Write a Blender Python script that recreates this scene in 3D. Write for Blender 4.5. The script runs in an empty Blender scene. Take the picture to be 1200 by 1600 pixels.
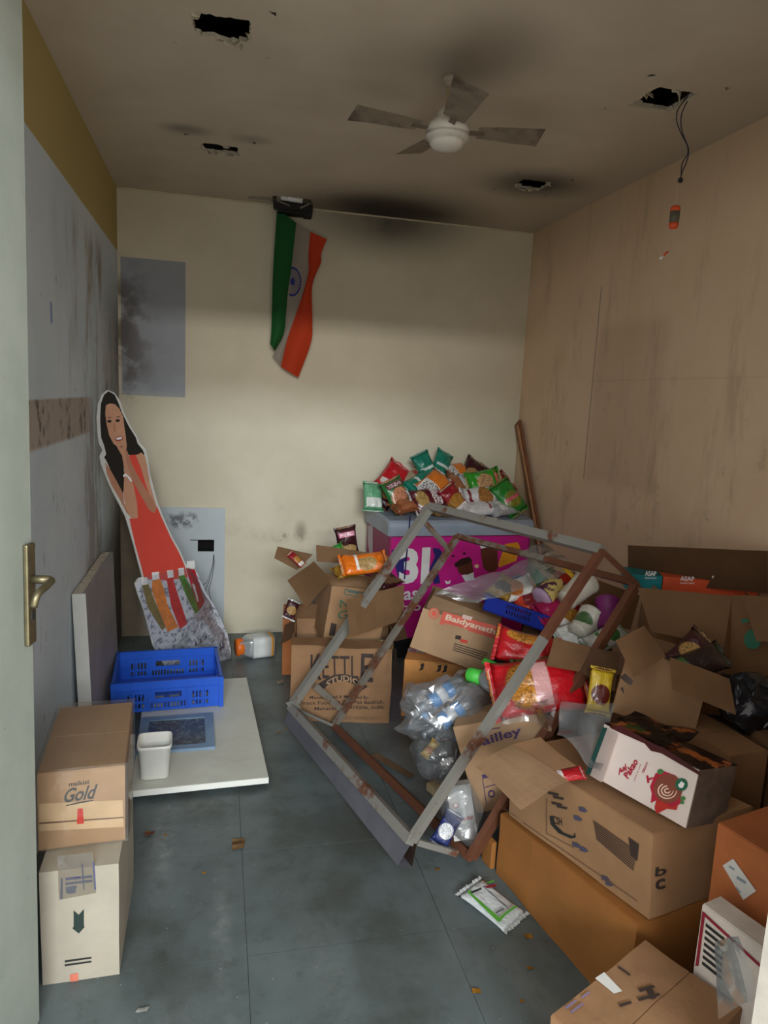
import bpy, bmesh, math, random
from mathutils import Matrix, Vector, Euler, noise
random.seed(11)
scene = bpy.context.scene
COL = scene.collection
R_ = math.radians

# ------------------------------------------------------------------ camera
YAW, PITCH, ROLL, FPX = .2362862, .1593761, .0489138, 1102.62
CAM = Vector((0, 0, 1.6))
_f = Vector((math.sin(YAW)*math.cos(PITCH), math.cos(YAW)*math.cos(PITCH), -math.sin(PITCH)))
_r0 = Vector((math.cos(YAW), -math.sin(YAW), 0)); _u0 = _r0.cross(_f)
_r = _r0*math.cos(ROLL) + _u0*math.sin(ROLL); _u = _u0*math.cos(ROLL) - _r0*math.sin(ROLL)
cd = bpy.data.cameras.new('camera'); cam = bpy.data.objects.new('camera', cd); COL.objects.link(cam)
cd.sensor_fit = 'VERTICAL'; cd.sensor_height = 24; cd.lens = FPX/1600*24; cd.clip_start = .02
mw = Matrix.Identity(4)
for i in range(3):
    mw[i][0], mw[i][1], mw[i][2], mw[i][3] = _r[i], _u[i], -_f[i], CAM[i]
cam.matrix_world = mw
scene.camera = cam

# ------------------------------------------------------------------ world, daylight, exposure
w = bpy.data.worlds.new('world'); scene.world = w; w.use_nodes = True
w.node_tree.nodes['Background'].inputs[0].default_value = (1.0, .97, .93, 1)
w.node_tree.nodes['Background'].inputs[1].default_value = 1.9
def area(name, loc, target, sx, sy, power, col):
    l = bpy.data.lights.new(name, 'AREA'); l.shape = 'RECTANGLE'; l.size = sx; l.size_y = sy
    l.energy = power; l.color = col
    o = bpy.data.objects.new(name, l); COL.objects.link(o); o.location = loc
    o.rotation_euler = (Vector(target)-Vector(loc)).to_track_quat('-Z', 'Y').to_euler()
    return o
area('daylight_from_street', (-.40, -6.0, 4.02), (.35, 3.2, 1.0), 3.2, .55, 340, (.80, .93, 1.0))
area('daylight_low_gap', (-.40, -6.0, 3.12), (.35, 3.2, 1.6), 3.2, .24, 230, (1.0, .96, .90))
vs = scene.view_settings
vs.view_transform = 'Standard'; vs.look = 'None'; vs.gamma = 1; vs.use_curve_mapping = False
vs.exposure = 0.22
scene.cycles.use_denoising = True
scene.cycles.max_bounces = 10; scene.cycles.diffuse_bounces = 5; scene.cycles.transparent_max_bounces = 24
scene.cycles.caustics_reflective = False; scene.cycles.caustics_refractive = False
scene.cycles.sample_clamp_indirect = 4

# room, metres: camera stands outside the doorway at x=0 y=0
XL, XR, YB, YF, HC = -.588, 2.053, 4.634, .90, 2.746

# ------------------------------------------------------------------ helpers
def ray(px, py): return _f + _r*((px-600)/FPX) + _u*((800-py)/FPX)
def atd(px, py, dep): return CAM + ray(px, py)*dep
def aty(px, py, y): d = ray(px, py); return CAM + d*(y/d.y)
def atz(px, py, z): d = ray(px, py); return CAM + d*((z-CAM.z)/d.z)
def atx(px, py, x): d = ray(px, py); return CAM + d*(x/d.x)
def lin(c):
    o = []
    for v in c[:3]:
        v /= 255.; o.append(v/12.92 if v <= .04045 else ((v+.055)/1.055)**2.4)
    return (*o, 1)
def rm(yaw=0, tx=0, ty=0):
    return Matrix.Rotation(R_(yaw), 4, 'Z') @ Matrix.Rotation(R_(tx), 4, 'X') @ Matrix.Rotation(R_(ty), 4, 'Y')
def TM(pos, yaw=0, tx=0, ty=0): return Matrix.Translation(pos) @ rm(yaw, tx, ty)

class NT:
    def __init__(s, name, rough=.6, metal=0, spec=.5):
        s.m = bpy.data.materials.new(name); s.m.use_nodes = True
        s.t = s.m.node_tree; s.n = s.t.nodes; s.l = s.t.links
        s.b = s.n['Principled BSDF']
        s.b.inputs['Roughness'].default_value = rough; s.b.inputs['Metallic'].default_value = metal
        s.b.inputs['Specular IOR Level'].default_value = spec
        s.tc = s.n.new('ShaderNodeTexCoord')
    def put(s, sock, v):
        if isinstance(v, bpy.types.NodeSocket): s.l.new(v, sock)
        elif hasattr(sock.default_value, '__len__') and not hasattr(v, '__len__'): sock.default_value = (v, v, v, 1)[:len(sock.default_value)]
        else: sock.default_value = v
    def xyz(s, kind='Object'):
        n = s.n.new('ShaderNodeSeparateXYZ'); s.l.new(s.tc.outputs[kind], n.inputs[0]); return n.outputs
    def math(s, op, a, b=0, c=0, clamp=False):
        n = s.n.new('ShaderNodeMath'); n.operation = op; n.use_clamp = clamp
        s.put(n.inputs[0], a); s.put(n.inputs[1], b); s.put(n.inputs[2], c); return n.outputs[0]
    def noise(s, scale, detail=4, rough=.55, kind='Object', stretch=None, dist=0):
        n = s.n.new('ShaderNodeTexNoise'); n.inputs['Scale'].default_value = scale
        n.inputs['Detail'].default_value = detail; n.inputs['Roughness'].default_value = rough; n.inputs['Distortion'].default_value = dist
        src = s.tc.outputs[kind]
        if stretch:
            m = s.n.new('ShaderNodeMapping'); m.inputs['Scale'].default_value = stretch; s.l.new(src, m.inputs[0]); src = m.outputs[0]
        s.l.new(src, n.inputs['Vector']); return n.outputs[0]
    def step(s, v, a, b, lo=0., hi=1.):
        n = s.n.new('ShaderNodeMapRange'); n.interpolation_type = 'SMOOTHSTEP'
        s.put(n.inputs[0], v); n.inputs[1].default_value = a; n.inputs[2].default_value = b
        n.inputs[3].default_value = lo; n.inputs[4].default_value = hi; return n.outputs[0]
    def rect(s, u, u0, u1, v, v0, v1, soft=.004):
        a = s.math('MULTIPLY', s.step(u, u0-soft, u0+soft), s.step(u, u1+soft, u1-soft))
        b = s.math('MULTIPLY', s.step(v, v0-soft, v0+soft), s.step(v, v1+soft, v1-soft))
        return s.math('MULTIPLY', a, b)
    def blob(s, u, cu, ru, v, cv, rv, inner=.1):
        a = s.math('POWER', s.math('ABSOLUTE', s.math('DIVIDE', s.math('SUBTRACT', u, cu), ru)), 2)
        b = s.math('POWER', s.math('ABSOLUTE', s.math('DIVIDE', s.math('SUBTRACT', v, cv), rv)), 2)
        return s.step(s.math('SQRT', s.math('ADD', a, b)), 1., inner)
    def mix(s, fac, a, b, mode='MIX'):
        n = s.n.new('ShaderNodeMix'); n.data_type = 'RGBA'; n.blend_type = mode
        s.put(n.inputs[0], fac); s.put(n.inputs[6], a); s.put(n.inputs[7], b); return n.outputs[2]
    def mul(s, a, b): return s.math('MULTIPLY', a, b)
    def bump(s, h, st=.3, dist=.01):
        n = s.n.new('ShaderNodeBump'); n.inputs['Strength'].default_value = st; n.inputs['Distance'].default_value = dist
        s.l.new(h, n.inputs['Height']); s.l.new(n.outputs[0], s.b.inputs['Normal'])
    def base(s, c): s.put(s.b.inputs['Base Color'], c); return s

_mc = {}
def mat(name, col, rough=.6, metal=0, var=.12, scale=9, bump=0, dirt=0, spec=.4, coat=0, dirtcol=(60, 48, 36), stretch=None):
    if name in _mc: return _mc[name]
    t = NT(name, rough, metal, spec)
    c = lin(col)
    a = tuple(x*(1-var) for x in c[:3])+(1,); b = tuple(min(1, x*(1+var)) for x in c[:3])+(1,)
    n = t.noise(scale, 5, .6, stretch=stretch)
    cc = t.mix(t.step(n, .3, .7), a, b)
    if dirt: cc = t.mix(t.mul(t.step(t.noise(scale*.45, 6, .65), .5, .72), dirt), cc, lin(dirtcol))
    t.base(cc)
    if bump: t.bump(t.noise(scale*3, 4), bump)
    if coat: t.b.inputs['Coat Weight'].default_value = coat; t.b.inputs['Coat Roughness'].default_value = .15
    _mc[name] = t.m
    return t.m
def clear_mat(name, tint=(235, 238, 242), haze=.12, gloss=.35, rough=.12, fres=.6):
    if name in _mc: return _mc[name]
    m = bpy.data.materials.new(name); m.use_nodes = True; n = m.node_tree.nodes; l = m.node_tree.links; n.clear()
    out = n.new('ShaderNodeOutputMaterial'); tr = n.new('ShaderNodeBsdfTransparent'); tr.inputs[0].default_value = lin(tint)
    df = n.new('ShaderNodeBsdfDiffuse'); df.inputs[0].default_value = lin((215, 220, 226))
    gl = n.new('ShaderNodeBsdfGlossy'); gl.inputs['Roughness'].default_value = rough
    fr = n.new('ShaderNodeFresnel'); fr.inputs[0].default_value = 1.45
    nz = n.new('ShaderNodeTexNoise'); nz.inputs['Scale'].default_value = 35; nz.inputs['Detail'].default_value = 4
    tc = n.new('ShaderNodeTexCoord'); l.new(tc.outputs['Object'], nz.inputs['Vector'])
    bp = n.new('ShaderNodeBump'); bp.inputs['Strength'].default_value = .25; bp.inputs['Distance'].default_value = .006; l.new(nz.outputs[0], bp.inputs['Height'])
    l.new(bp.outputs[0], gl.inputs['Normal']); l.new(bp.outputs[0], fr.inputs['Normal'])
    m1 = n.new('ShaderNodeMixShader'); m1.inputs[0].default_value = haze; l.new(tr.outputs[0], m1.inputs[1]); l.new(df.outputs[0], m1.inputs[2])
    ml = n.new('ShaderNodeMath'); ml.operation = 'MULTIPLY_ADD'; ml.inputs[1].default_value = fres; ml.inputs[2].default_value = gloss*.22; l.new(fr.outputs[0], ml.inputs[0])
    m2 = n.new('ShaderNodeMixShader'); l.new(ml.outputs[0], m2.inputs[0]); l.new(m1.outputs[0], m2.inputs[1]); l.new(gl.outputs[0], m2.inputs[2])
    l.new(m2.outputs[0], out.inputs[0]); _mc[name] = m
    return m

def mesh(verts, faces, smooth=False):
    me = bpy.data.meshes.new('m'); me.from_pydata([tuple(v) for v in verts], [], faces); me.validate()
    if smooth: me.shade_smooth()
    return me
def frombm(bm, smooth=False):
    me = bpy.data.meshes.new('m'); bmesh.ops.recalc_face_normals(bm, faces=bm.faces[:]); bm.to_mesh(me); bm.free()
    if smooth: me.shade_smooth()
    return me
def link(name, data, mats, parent=None, M=None):
    if data is not None: data.name = name
    o = bpy.data.objects.new(name, data); COL.objects.link(o)
    if mats is not None:
        for m in (mats if isinstance(mats, (list, tuple)) else [mats]): data.materials.append(m)
    if parent is not None: o.parent = parent
    if M is not None: o.matrix_local = M
    return o
def tag(o, label=None, cat=None, group=None, kind=None):
    if label: o['label'] = label
    if cat: o['category'] = cat
    if group: o['group'] = group
    if kind: o['kind'] = kind
    return o
WM = {}
def thing(name, label, cat, M=None, group=None):
    o = link(name, None, None, None, M if M is not None else Matrix()); o.empty_display_size = .05
    WM[o] = M.copy() if M is not None else Matrix()
    return tag(o, label, cat, group)
def struct(name, me, m, label=None):
    return tag(link(name, me, m), label, None, None, 'structure')
def part(name, me, m, parent, M=None, label=None): return tag(link(name, me, m, parent, M), label)

def bbox(sx, sy, sz, bevel=0, seg=2, base=True):
    bm = bmesh.new(); bmesh.ops.create_cube(bm, size=1)
    for v in bm.verts: v.co = Vector((v.co.x*sx, v.co.y*sy, (v.co.z+(.5 if base else 0))*sz))
    if bevel: bmesh.ops.bevel(bm, geom=bm.edges[:], offset=bevel, segments=seg, affect='EDGES', profile=.5)
    return frombm(bm)
def boxes(lst):
    """one mesh from axis-aligned boxes (x0,x1,y0,y1,z0,z1)"""
    V, F = [], []
    for x0, x1, y0, y1, z0, z1 in lst:
        k = len(V)
        V += [(x, y, z) for z in (z0, z1) for y in (y0, y1) for x in (x0, x1)]
        F += [(k, k+2, k+3, k+1), (k+4, k+5, k+7, k+6), (k, k+1, k+5, k+4), (k+2, k+6, k+7, k+3), (k, k+4, k+6, k+2), (k+1, k+3, k+7, k+5)]
    return mesh(V, F)
def holed(u0, u1, v0, v1, holes, t, ax='xz', at=0):
    """slab in a plane with rectangular holes; ax gives the two in-plane axes"""
    us = sorted({u0, u1, *[a for h in holes for a in h[:2]]}); vs_ = sorted({v0, v1, *[a for h in holes for a in h[2:]]})
    L = []
    for a, b in zip(us, us[1:]):
        for c, d in zip(vs_, vs_[1:]):
            cu, cv = (a+b)/2, (c+d)/2
            if any(h[0] < cu < h[1] and h[2] < cv < h[3] for h in holes): continue
            if ax == 'xz': L.append((a, b, at, at+t, c, d))
            elif ax == 'yz': L.append((at, at+t, a, b, c, d))
            else: L.append((a, b, c, d, at, at+t))
    return boxes(L)
def lathe(prof, n=24, sq=0, smooth=True):
    V, F = [], []
    for r, z in prof:
        for i in range(n):
            a = 2*math.pi*i/n; k = 1.
            if sq:
                k = (abs(math.cos(a))**(2+sq)+abs(math.sin(a))**(2+sq))**(-1/(2+sq))
            V.append((r*k*math.cos(a), r*k*math.sin(a), z))
    for j in range(len(prof)-1):
        for i in range(n):
            F.append((j*n+i, j*n+(i+1) % n, (j+1)*n+(i+1) % n, (j+1)*n+i))
    if prof[0][0] > 1e-4: F.append(tuple(range(n))[::-1])
    if prof[-1][0] > 1e-4: F.append(tuple((len(prof)-1)*n+i for i in range(n)))
    return mesh(V, F, smooth)
def tube(pts, r, n=6, M=None):
    pts = [Vector(p) for p in pts]
    if M is not None: pts = [M @ p for p in pts]
    V, F = [], []
    for i, p in enumerate(pts):
        d = (pts[min(i+1, len(pts)-1)]-pts[max(i-1, 0)]).normalized()
        a = d.orthogonal().normalized() if i == 0 else (a - d*a.dot(d)).normalized()
        b = d.cross(a)
        for k in range(n):
            t = 2*math.pi*k/n; V.append(p + a*(r*math.cos(t)) + b*(r*math.sin(t)))
    for i in range(len(pts)-1):
        for k in range(n): F.append((i*n+k, i*n+(k+1) % n, (i+1)*n+(k+1) % n, (i+1)*n+k))
    F.append(tuple(range(n))[::-1]); F.append(tuple((len(pts)-1)*n+k for k in range(n)))
    return mesh(V, F, True)
def smoothpts(pts, k=5):
    pts = [Vector(p) for p in pts]; out = []
    for i in range(len(pts)-1):
        p0, p1, p2, p3 = pts[max(i-1, 0)], pts[i], pts[i+1], pts[min(i+2, len(pts)-1)]
        for j in range(k):
            t = j/k; out.append(.5*((2*p1)+(p2-p0)*t+(2*p0-5*p1+4*p2-p3)*t*t+(3*p1-p0-3*p2+p3)*t**3))
    return out+[pts[-1]]
def bar(p0, p1, a, b, up, M=None):
    """square-section tube from p0 to p1, a wide along 'up', b across"""
    p0, p1 = Vector(p0), Vector(p1)
    if M is not None: p0, p1 = M @ p0, M @ p1; up = M.to_3x3() @ Vector(up)
    d = (p1-p0).normalized(); u = (Vector(up)-d*Vector(up).dot(d)).normalized(); s = d.cross(u)
    n = 8; V, F = [], []
    for i in range(n+1):
        p = p0.lerp(p1, i/n)
        V += [p+u*(a/2)+s*(b/2), p-u*(a/2)+s*(b/2), p-u*(a/2)-s*(b/2), p+u*(a/2)-s*(b/2)]
    for i in range(n):
        for k in range(4): F.append((i*4+k, i*4+(k+1) % 4, i*4+4+(k+1) % 4, i*4+4+k))
    F.append((3, 2, 1, 0)); F.append(tuple(n*4+k for k in range(4)))
    return mesh(V, F)
def sheet(P, nu=10, nv=10, amp=.004, freq=9, thick=0, seed=0, M=None, crease=0):
    """thin sheet through four corner points P00,P10,P11,P01, crumpled by noise"""
    P = [Vector(p) for p in P]
    if M is not None: P = [M @ p for p in P]
    N = (P[1]-P[0]).cross(P[3]-P[0]).normalized(); so = Vector((seed*3.1, seed*1.7, seed*.9))
    bm = bmesh.new(); G = []
    for j in range(nv+1):
        for i in range(nu+1):
            u, v = i/nu, j/nv
            p = (P[0]*(1-u)+P[1]*u)*(1-v)+(P[3]*(1-u)+P[2]*u)*v
            p = p + N*(amp*noise.noise(p*freq+so)*2) + N*(crease*(abs(u-.5)*2-.5))
            if amp > .01: p += noise.noise_vector(p*freq*.6+so)*amp*.8
            G.append(bm.verts.new(p))
    for j in range(nv):
        for i in range(nu):
            k = j*(nu+1)+i; bm.faces.new((G[k], G[k+1], G[k+nu+2], G[k+nu+1]))
    if thick: bmesh.ops.solidify(bm, geom=bm.faces[:], thickness=thick)
    return frombm(bm, thick == 0 and amp < .01)

# ------------------------------------------------------------------ boxes with prints
DIM, DISP, BODY = {}, {}, {}
def shell(w, d, h, n=7, open_top=False, thick=.005, disp=None, bulge=0):
    bm = bmesh.new()
    def face(o, a, b):
        g = [[bm.verts.new(Vector(o)+Vector(a)*(i/n)+Vector(b)*(j/n)) for i in range(n+1)] for j in range(n+1)]
        for j in range(n):
            for i in range(n): bm.faces.new((g[j][i], g[j][i+1], g[j+1][i+1], g[j+1][i]))
    x, y = w/2, d/2
    face((-x, -y, 0), (w, 0, 0), (0, 0, h)); face((x, y, 0), (-w, 0, 0), (0, 0, h))
    face((-x, y, 0), (0, -d, 0), (0, 0, h)); face((x, -y, 0), (0, d, 0), (0, 0, h))
    face((-x, y, 0), (w, 0, 0), (0, -d, 0))
    if not open_top: face((-x, -y, h), (w, 0, 0), (0, d, 0))
    bmesh.ops.remove_doubles(bm, verts=bm.verts[:], dist=1e-5)
    bmesh.ops.recalc_face_normals(bm, faces=bm.faces[:])
    if open_top: bmesh.ops.solidify(bm, geom=bm.faces[:], thickness=thick)
    if disp:
        for v in bm.verts: v.co = disp(v.co)
    me = bpy.data.meshes.new('m'); bm.to_mesh(me); bm.free()
    return me
FACES = {'front': (1, -1), 'back': (1, 1), 'left': (0, -1), 'right': (0, 1), 'top': (2, 1)}
def onface(root, face, px, py, eps=.0016):
    w, d, h = DIM[root]; ax, sg = FACES[face]
    pl = {0: sg*w/2, 1: sg*d/2, 2: h}[ax]
    Mi = WM[root].inverted(); o = Mi @ CAM; dd = Mi.to_3x3() @ ray(px, py)
    p = o + dd*((pl-o[ax])/dd[ax])
    f = DISP.get(root)
    if f: p = f(p)
    nrm = Vector((0, 0, 0)); nrm[ax] = sg
    return p + nrm*eps
def pr(root, face, pts, m, name='print', eps=.0016, label=None, sub=None):
    V = [onface(root, face, *p, eps) for p in pts]
    return part(name, mesh(V, [tuple(range(len(V)))]), m, sub or BODY.get(root, root), None, label)
_tx = {}
def textmesh(body, off=.0):
    if (body, off) in _tx: return _tx[(body, off)]
    c = bpy.data.curves.new('t', 'FONT'); c.body = body; c.size = 1; c.offset = off; c.resolution_u = 3
    o = bpy.data.objects.new('t', c); COL.objects.link(o)
    dg = bpy.context.evaluated_depsgraph_get()
    me = bpy.data.meshes.new_from_object(o.evaluated_get(dg))
    V = [v.co.copy() for v in me.vertices]; F = [tuple(p.vertices) for p in me.polygons]
    bpy.data.objects.remove(o); bpy.data.curves.remove(c); bpy.data.meshes.remove(me)
    x0, x1 = min(v.x for v in V), max(v.x for v in V); y0, y1 = min(v.y for v in V), max(v.y for v in V)
    V = [((v.x-x0)/max(1e-6, x1-x0), (v.y-y0)/max(1e-6, y1-y0)) for v in V]
    _tx[(body, off)] = (V, F); return V, F
def tx(root, face, body, p0, p1, p2, m, off=.0, eps=.0018, arch=0, name='lettering', label=None):
    """lettering between baseline pixels p0-p1, top-left p2, laid on a face"""
    V, F = textmesh(body, off); VV = []
    a, b = Vector((p1[0]-p0[0], p1[1]-p0[1])), Vector((p2[0]-p0[0], p2[1]-p0[1]))
    for u, v in V:
        q = Vector(p0)+a*u+b*(v+arch*4*u*(1-u)); VV.append(onface(root, face, q.x, q.y, eps))
    return part(name, mesh(VV, F), m, BODY.get(root, root), None, label)
def mkdisp(amp, seed, freq=6., hexa=None):
    so = Vector((seed*5.3, seed*2.1, seed*7.7))
    def f(p):
        q = p + noise.noise_vector(p*freq+so)*amp
        if hexa: q = hexa(q)
        return q
    return f
def carton(name, label, pos, rot, dims, m, cat='box', amp=.004, seed=1, open_top=False, hexa=None, group=None, seam=True, tape=None, body='body'):
    r = thing(name, label, cat, TM(pos, *rot), group)
    DIM[r] = dims; DISP[r] = mkdisp(amp, seed, hexa=hexa)
    w, d, h = dims
    BODY[r] = part(body, shell(w, d, h, open_top=open_top, disp=DISP[r]), m, r)
    if not open_top and seam:
        t = .003
        for s in (-1, 1):
            me = shell(w-.004, d/2-.003, t, n=5); me.transform(Matrix.Translation((0, s*d/4, h)))
            for v in me.vertices: v.co = DISP[r](v.co)
            part('flap', me, m, r)
    if tape:
        me = shell(w+.002, .05, .001, n=8); me.transform(Matrix.Translation((0, 0, h+.0036)))
        for v in me.vertices: v.co = DISP[r](v.co)
        part('tape', me, tape, r)
    return r
def flap(r, side, ln, ang, m, seed=1, frac=(0, 1), amp=.003):
    w, d, h = DIM[r]
    ax, sg = FACES[side]
    n = Vector((0, 0, 0)); n[ax] = sg
    e = Vector((1, 0, 0)) if ax == 1 else Vector((0, 1, 0)); L = w if ax == 1 else d
    c = n*((d if ax == 1 else w)/2) + Vector((0, 0, h))
    a, b = c+e*(-L/2+L*frac[0]), c+e*(-L/2+L*frac[1])
    dr = -n*math.cos(R_(ang))+Vector((0, 0, 1))*math.sin(R_(ang))
    return part('flap', sheet([a, b, b+dr*ln, a+dr*ln], 8, 6, amp, 7, .004, seed), m, r)
def flapq(r, quad, m, seed=1, amp=.004, name='flap', crease=0, thick=.004, parent=None):
    Mi = WM[r].inverted()
    return part(name, sheet([atd(*q) for q in quad], 8, 8, amp, 7, thick, seed, Mi, crease), m, parent or r)

# ------------------------------------------------------------------ materials
KR = mat('kraft_cardboard', (156, 120, 86), .75, scale=5, bump=.12, dirt=.25, dirtcol=(105, 78, 55))
KL = mat('pale_kraft_cardboard', (172, 139, 106), .75, scale=5, bump=.12, dirt=.2, dirtcol=(120, 92, 66))
KD = mat('brown_cardboard', (118, 86, 60), .8, scale=5, bump=.15, dirt=.35, dirtcol=(84, 60, 42))
KI = mat('worn_cardboard', (146, 110, 78), .8, scale=6, bump=.2, dirt=.45, dirtcol=(92, 70, 50))
AM = mat('amber_cardboard', (158, 104, 52), .62, scale=3, dirt=.3, dirtcol=(140, 88, 44))
CR = mat('cream_cardboard', (172, 165, 150), .7, scale=4, dirt=.2, dirtcol=(150, 138, 118))
WH = mat('white_board', (206, 206, 202), .6, var=.05)
BLK = mat('black_ink', (38, 40, 40), .7, var=.1)
PUR = mat('purple_ink', (72, 52, 96), .7)
GRI = mat('green_ink', (34, 98, 74), .7)
RDI = mat('red_ink', (196, 62, 52), .7)
WHI = mat('white_ink', (236, 236, 236), .5, var=.03)
NVY = mat('navy_ink', (40, 36, 110), .5)
TAPE = clear_mat('clear_tape', (225, 215, 195), .10, .5, .1)
CLEAR = clear_mat('clear_plastic', (240, 241, 242), .06, .35, .14)
CLEARH = clear_mat('hazy_plastic', (232, 234, 237), .14, .40, .18)
SHRINK = clear_mat('shrink_wrap', (247, 245, 241), .03, .30, .07, .2)

# ================================================================== the room
# ---- floor of stone slabs
t = NT('grey_stone_floor', .5)
n1 = t.noise(1.6, 6, .6); n2 = t.noise(14, 6, .7); n3 = t.noise(60, 3); n4 = t.noise(2.6, 5, .7, stretch=(1, .35, 1))
c = t.mix(t.step(n1, .3, .7), lin((78, 90, 92)), lin((104, 116, 118)))
c = t.mix(t.mul(t.step(n2, .5, .75), .45), c, lin((54, 60, 58)))
n6 = t.noise(5, 6, .7); c = t.mix(t.mul(t.step(n6, .60, .70), .5), c, lin((52, 52, 46))); n7 = t.noise(95, 2, .5); c = t.mix(t.mul(t.step(n7, .72, .76), .6), c, lin((176, 178, 172)))
c = t.mix(t.mul(t.step(n4, .56, .74), .45), c, lin((136, 144, 146)))
c = t.mix(t.mul(t.step(n1, .52, .36), .4), c, lin((66, 60, 48)))
c = t.mix(t.mul(t.step(n3, .74, .80), .5), c, lin((190, 192, 186)))
X, Y, Z = t.xyz(); n5 = t.noise(22, 6, .75)
for cx_, cy_, rx_, ry_, k_ in ((-.17, 2.42, .07, .42, .8), (-.02, 2.62, .22, .10, .5), (.03, 1.95, .05, .40, .55), (-.10, 1.62, .22, .16, .35), (.33, 1.75, .10, .30, .3)):
    c = t.mix(t.mul(t.mul(t.blob(X, cx_, rx_, Y, cy_, ry_), t.step(n5, .30, .80)), k_*.55), c, lin((170, 176, 176)))
c = t.mix(t.mul(t.mul(t.blob(X, .55, .55, Y, 2.0, .75), t.step(n4, .30, .60)), .35), c, lin((66, 60, 48)))  # shadow of the person behind the camera, painted as a brown patch
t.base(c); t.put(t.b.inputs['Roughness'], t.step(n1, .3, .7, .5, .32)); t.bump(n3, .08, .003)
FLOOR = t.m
GROUT = mat('floor_joint', (70, 75, 75), .9)
floor = struct('floor', boxes([(XL-.1, XR+.1, .6, YB+.1, -.06, -.004)]), GROUT)
xs = [XL, -.5, .1, .7, 1.3, 1.9, XR]; ys = [.75, .875, 1.35, 1.825, 2.30, 2.775, 3.25, 3.725, 4.2, YB]
random.seed(5)
for a, b in zip(xs, xs[1:]):
    for c_, d_ in zip(ys, ys[1:]):
        g = .0008; dz = random.uniform(-.0012, 0)
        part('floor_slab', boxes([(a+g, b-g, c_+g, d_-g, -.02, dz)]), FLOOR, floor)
struct('floor_outside', boxes([(-6, 6, -9, .75, -.08, -.02)]), mat('outside_paving', (196, 192, 184), .8))

# ---- ceiling with torn-out light openings
t = NT('sooty_ceiling_paint', .8)
X, Y, Z = t.xyz()
n1 = t.noise(3, 5); n2 = t.noise(9, 6, .7)
c = t.mix(t.step(n1, .25, .75), lin((196, 184, 166)), lin((208, 197, 180)))
dn = t.math('ADD', .62, t.math('MULTIPLY', n1, .75))
def soot(c, cx, cy, rx, ry, k, col=(34, 26, 20)):
    return t.mix(t.mul(t.math('MULTIPLY', t.blob(X, cx, rx, Y, cy, ry), dn), k), c, lin(col))
c = soot(c, 1.02, 4.52, .85, .72, .88)
c = soot(c, 1.0, 4.45, .50, .36, .85)
c = soot(c, 1.62, 3.66, .42, .34, .80)
c = soot(c, .86, 2.45, .30, .42, .42)
c = soot(c, .62, 2.55, .35, .25, .2)
c = soot(c, -.15, 3.52, .16, .10, .55)
c = soot(c, .14, 3.54, .14, .09, .35)
c = soot(c, 1.4, 4.3, 1.1, 1.3, .22, (70, 56, 42))
c = soot(c, 2.0, 3.2, .5, 1.9, .25, (110, 96, 72))
t.base(c); CEIL = t.m
GYP = mat('torn_gypsum', (186, 178, 160), .9, dirt=.5, scale=20, bump=.4)
DARK = mat('ceiling_void', (16, 14, 13), .95)
HOLES = [(.003, 2.555, .088, .080), (0, 3.735, .085, .062), (1.60, 3.675, .078, .075), (1.60, 2.535, .080, .082), (.425, 4.52, .115, .085)]
bx_ = []
for hx, hy, rx, ry in HOLES: bx_.append((hx-.16, hx+.16, max(hy-.16, 0), min(hy+.16, YB)))
bx_[4] = (.425-.16, .425+.16, 4.40, YB)
# solid ceiling with square cells left open, each cell closed by a ring round an irregular hole
ceiling = struct('ceiling', holed(XL-.1, XR+.1, .6, YB, bx_, .014, 'xy', HC), CEIL)
random.seed(3)
for k, (hx, hy, rx, ry) in enumerate(HOLES):
    x0, x1, y0, y1 = bx_[k]; N = 40; V = []; F = []
    for i in range(N):
        a = 2*math.pi*(i+.5)/N; cx, cy = math.cos(a), math.sin(a); q = max(abs(cx), abs(cy)); cx /= q; cy /= q
        ox = hx+cx*(x1-hx if cx > 0 else hx-x0); oy = hy+cy*(y1-hy if cy > 0 else hy-y0)
        j = random.uniform(-.007, .007) if k != 3 else random.uniform(-.003, .003)
        if k in (0, 1) and cy > .75: j -= random.uniform(0, .028)
        ix, iy = hx+cx*(rx+j), hy+cy*(ry+j)
        V += [(ox, oy, HC), (ix, iy, HC), (ix*1+random.uniform(-.003, .003), iy, HC+.014), (ox, oy, HC+.014)]
    cr = [i for i in range(N)]
    for i in range(N):
        a, b = i*4, ((i+1) % N)*4
        F += [(a, b, b+1, a+1), (a+2, b+2, b+3, a+3)]
    part('hole_surround', mesh(V, F), CEIL, ceiling)
    F2 = []
    for i in range(N):
        a, b = i*4, ((i+1) % N)*4
        F2.append((a+1, b+1, b+2, a+2))
    part('torn_rim', mesh(V, F2), GYP, ceiling)
    # loose shards of plasterboard round the opening
    for s in range(7):
        a = random.uniform(0, 6.28); cx, cy = math.cos(a), math.sin(a); q = max(abs(cx), abs(cy))
        if k in (0, 1) and s < 4: cx, cy, q = random.uniform(-.9, .9), 1, 1
        px_, py_ = hx+cx/q*(rx-.004), min(hy+cy/q*(ry-.004), YB-.01)
        sx = random.uniform(.01, .028)
        Vs = [(px_-sx, py_, HC+.004), (px_+sx*.9, py_+.006, HC+.003), (px_+sx*.6, py_+random.uniform(-.02, .012), HC-random.uniform(.006, .018)), (px_-sx*.5, py_+random.uniform(-.02, .012), HC-random.uniform(.004, .014))]
        Vs += [(x, y, z+.004) for x, y, z in Vs]
        part('plaster_shard', mesh(Vs, [(0, 1, 2, 3), (7, 6, 5, 4), (0, 4, 5, 1), (1, 5, 6, 2), (2, 6, 7, 3), (3, 7, 4, 0)]), GYP, ceiling)
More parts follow.
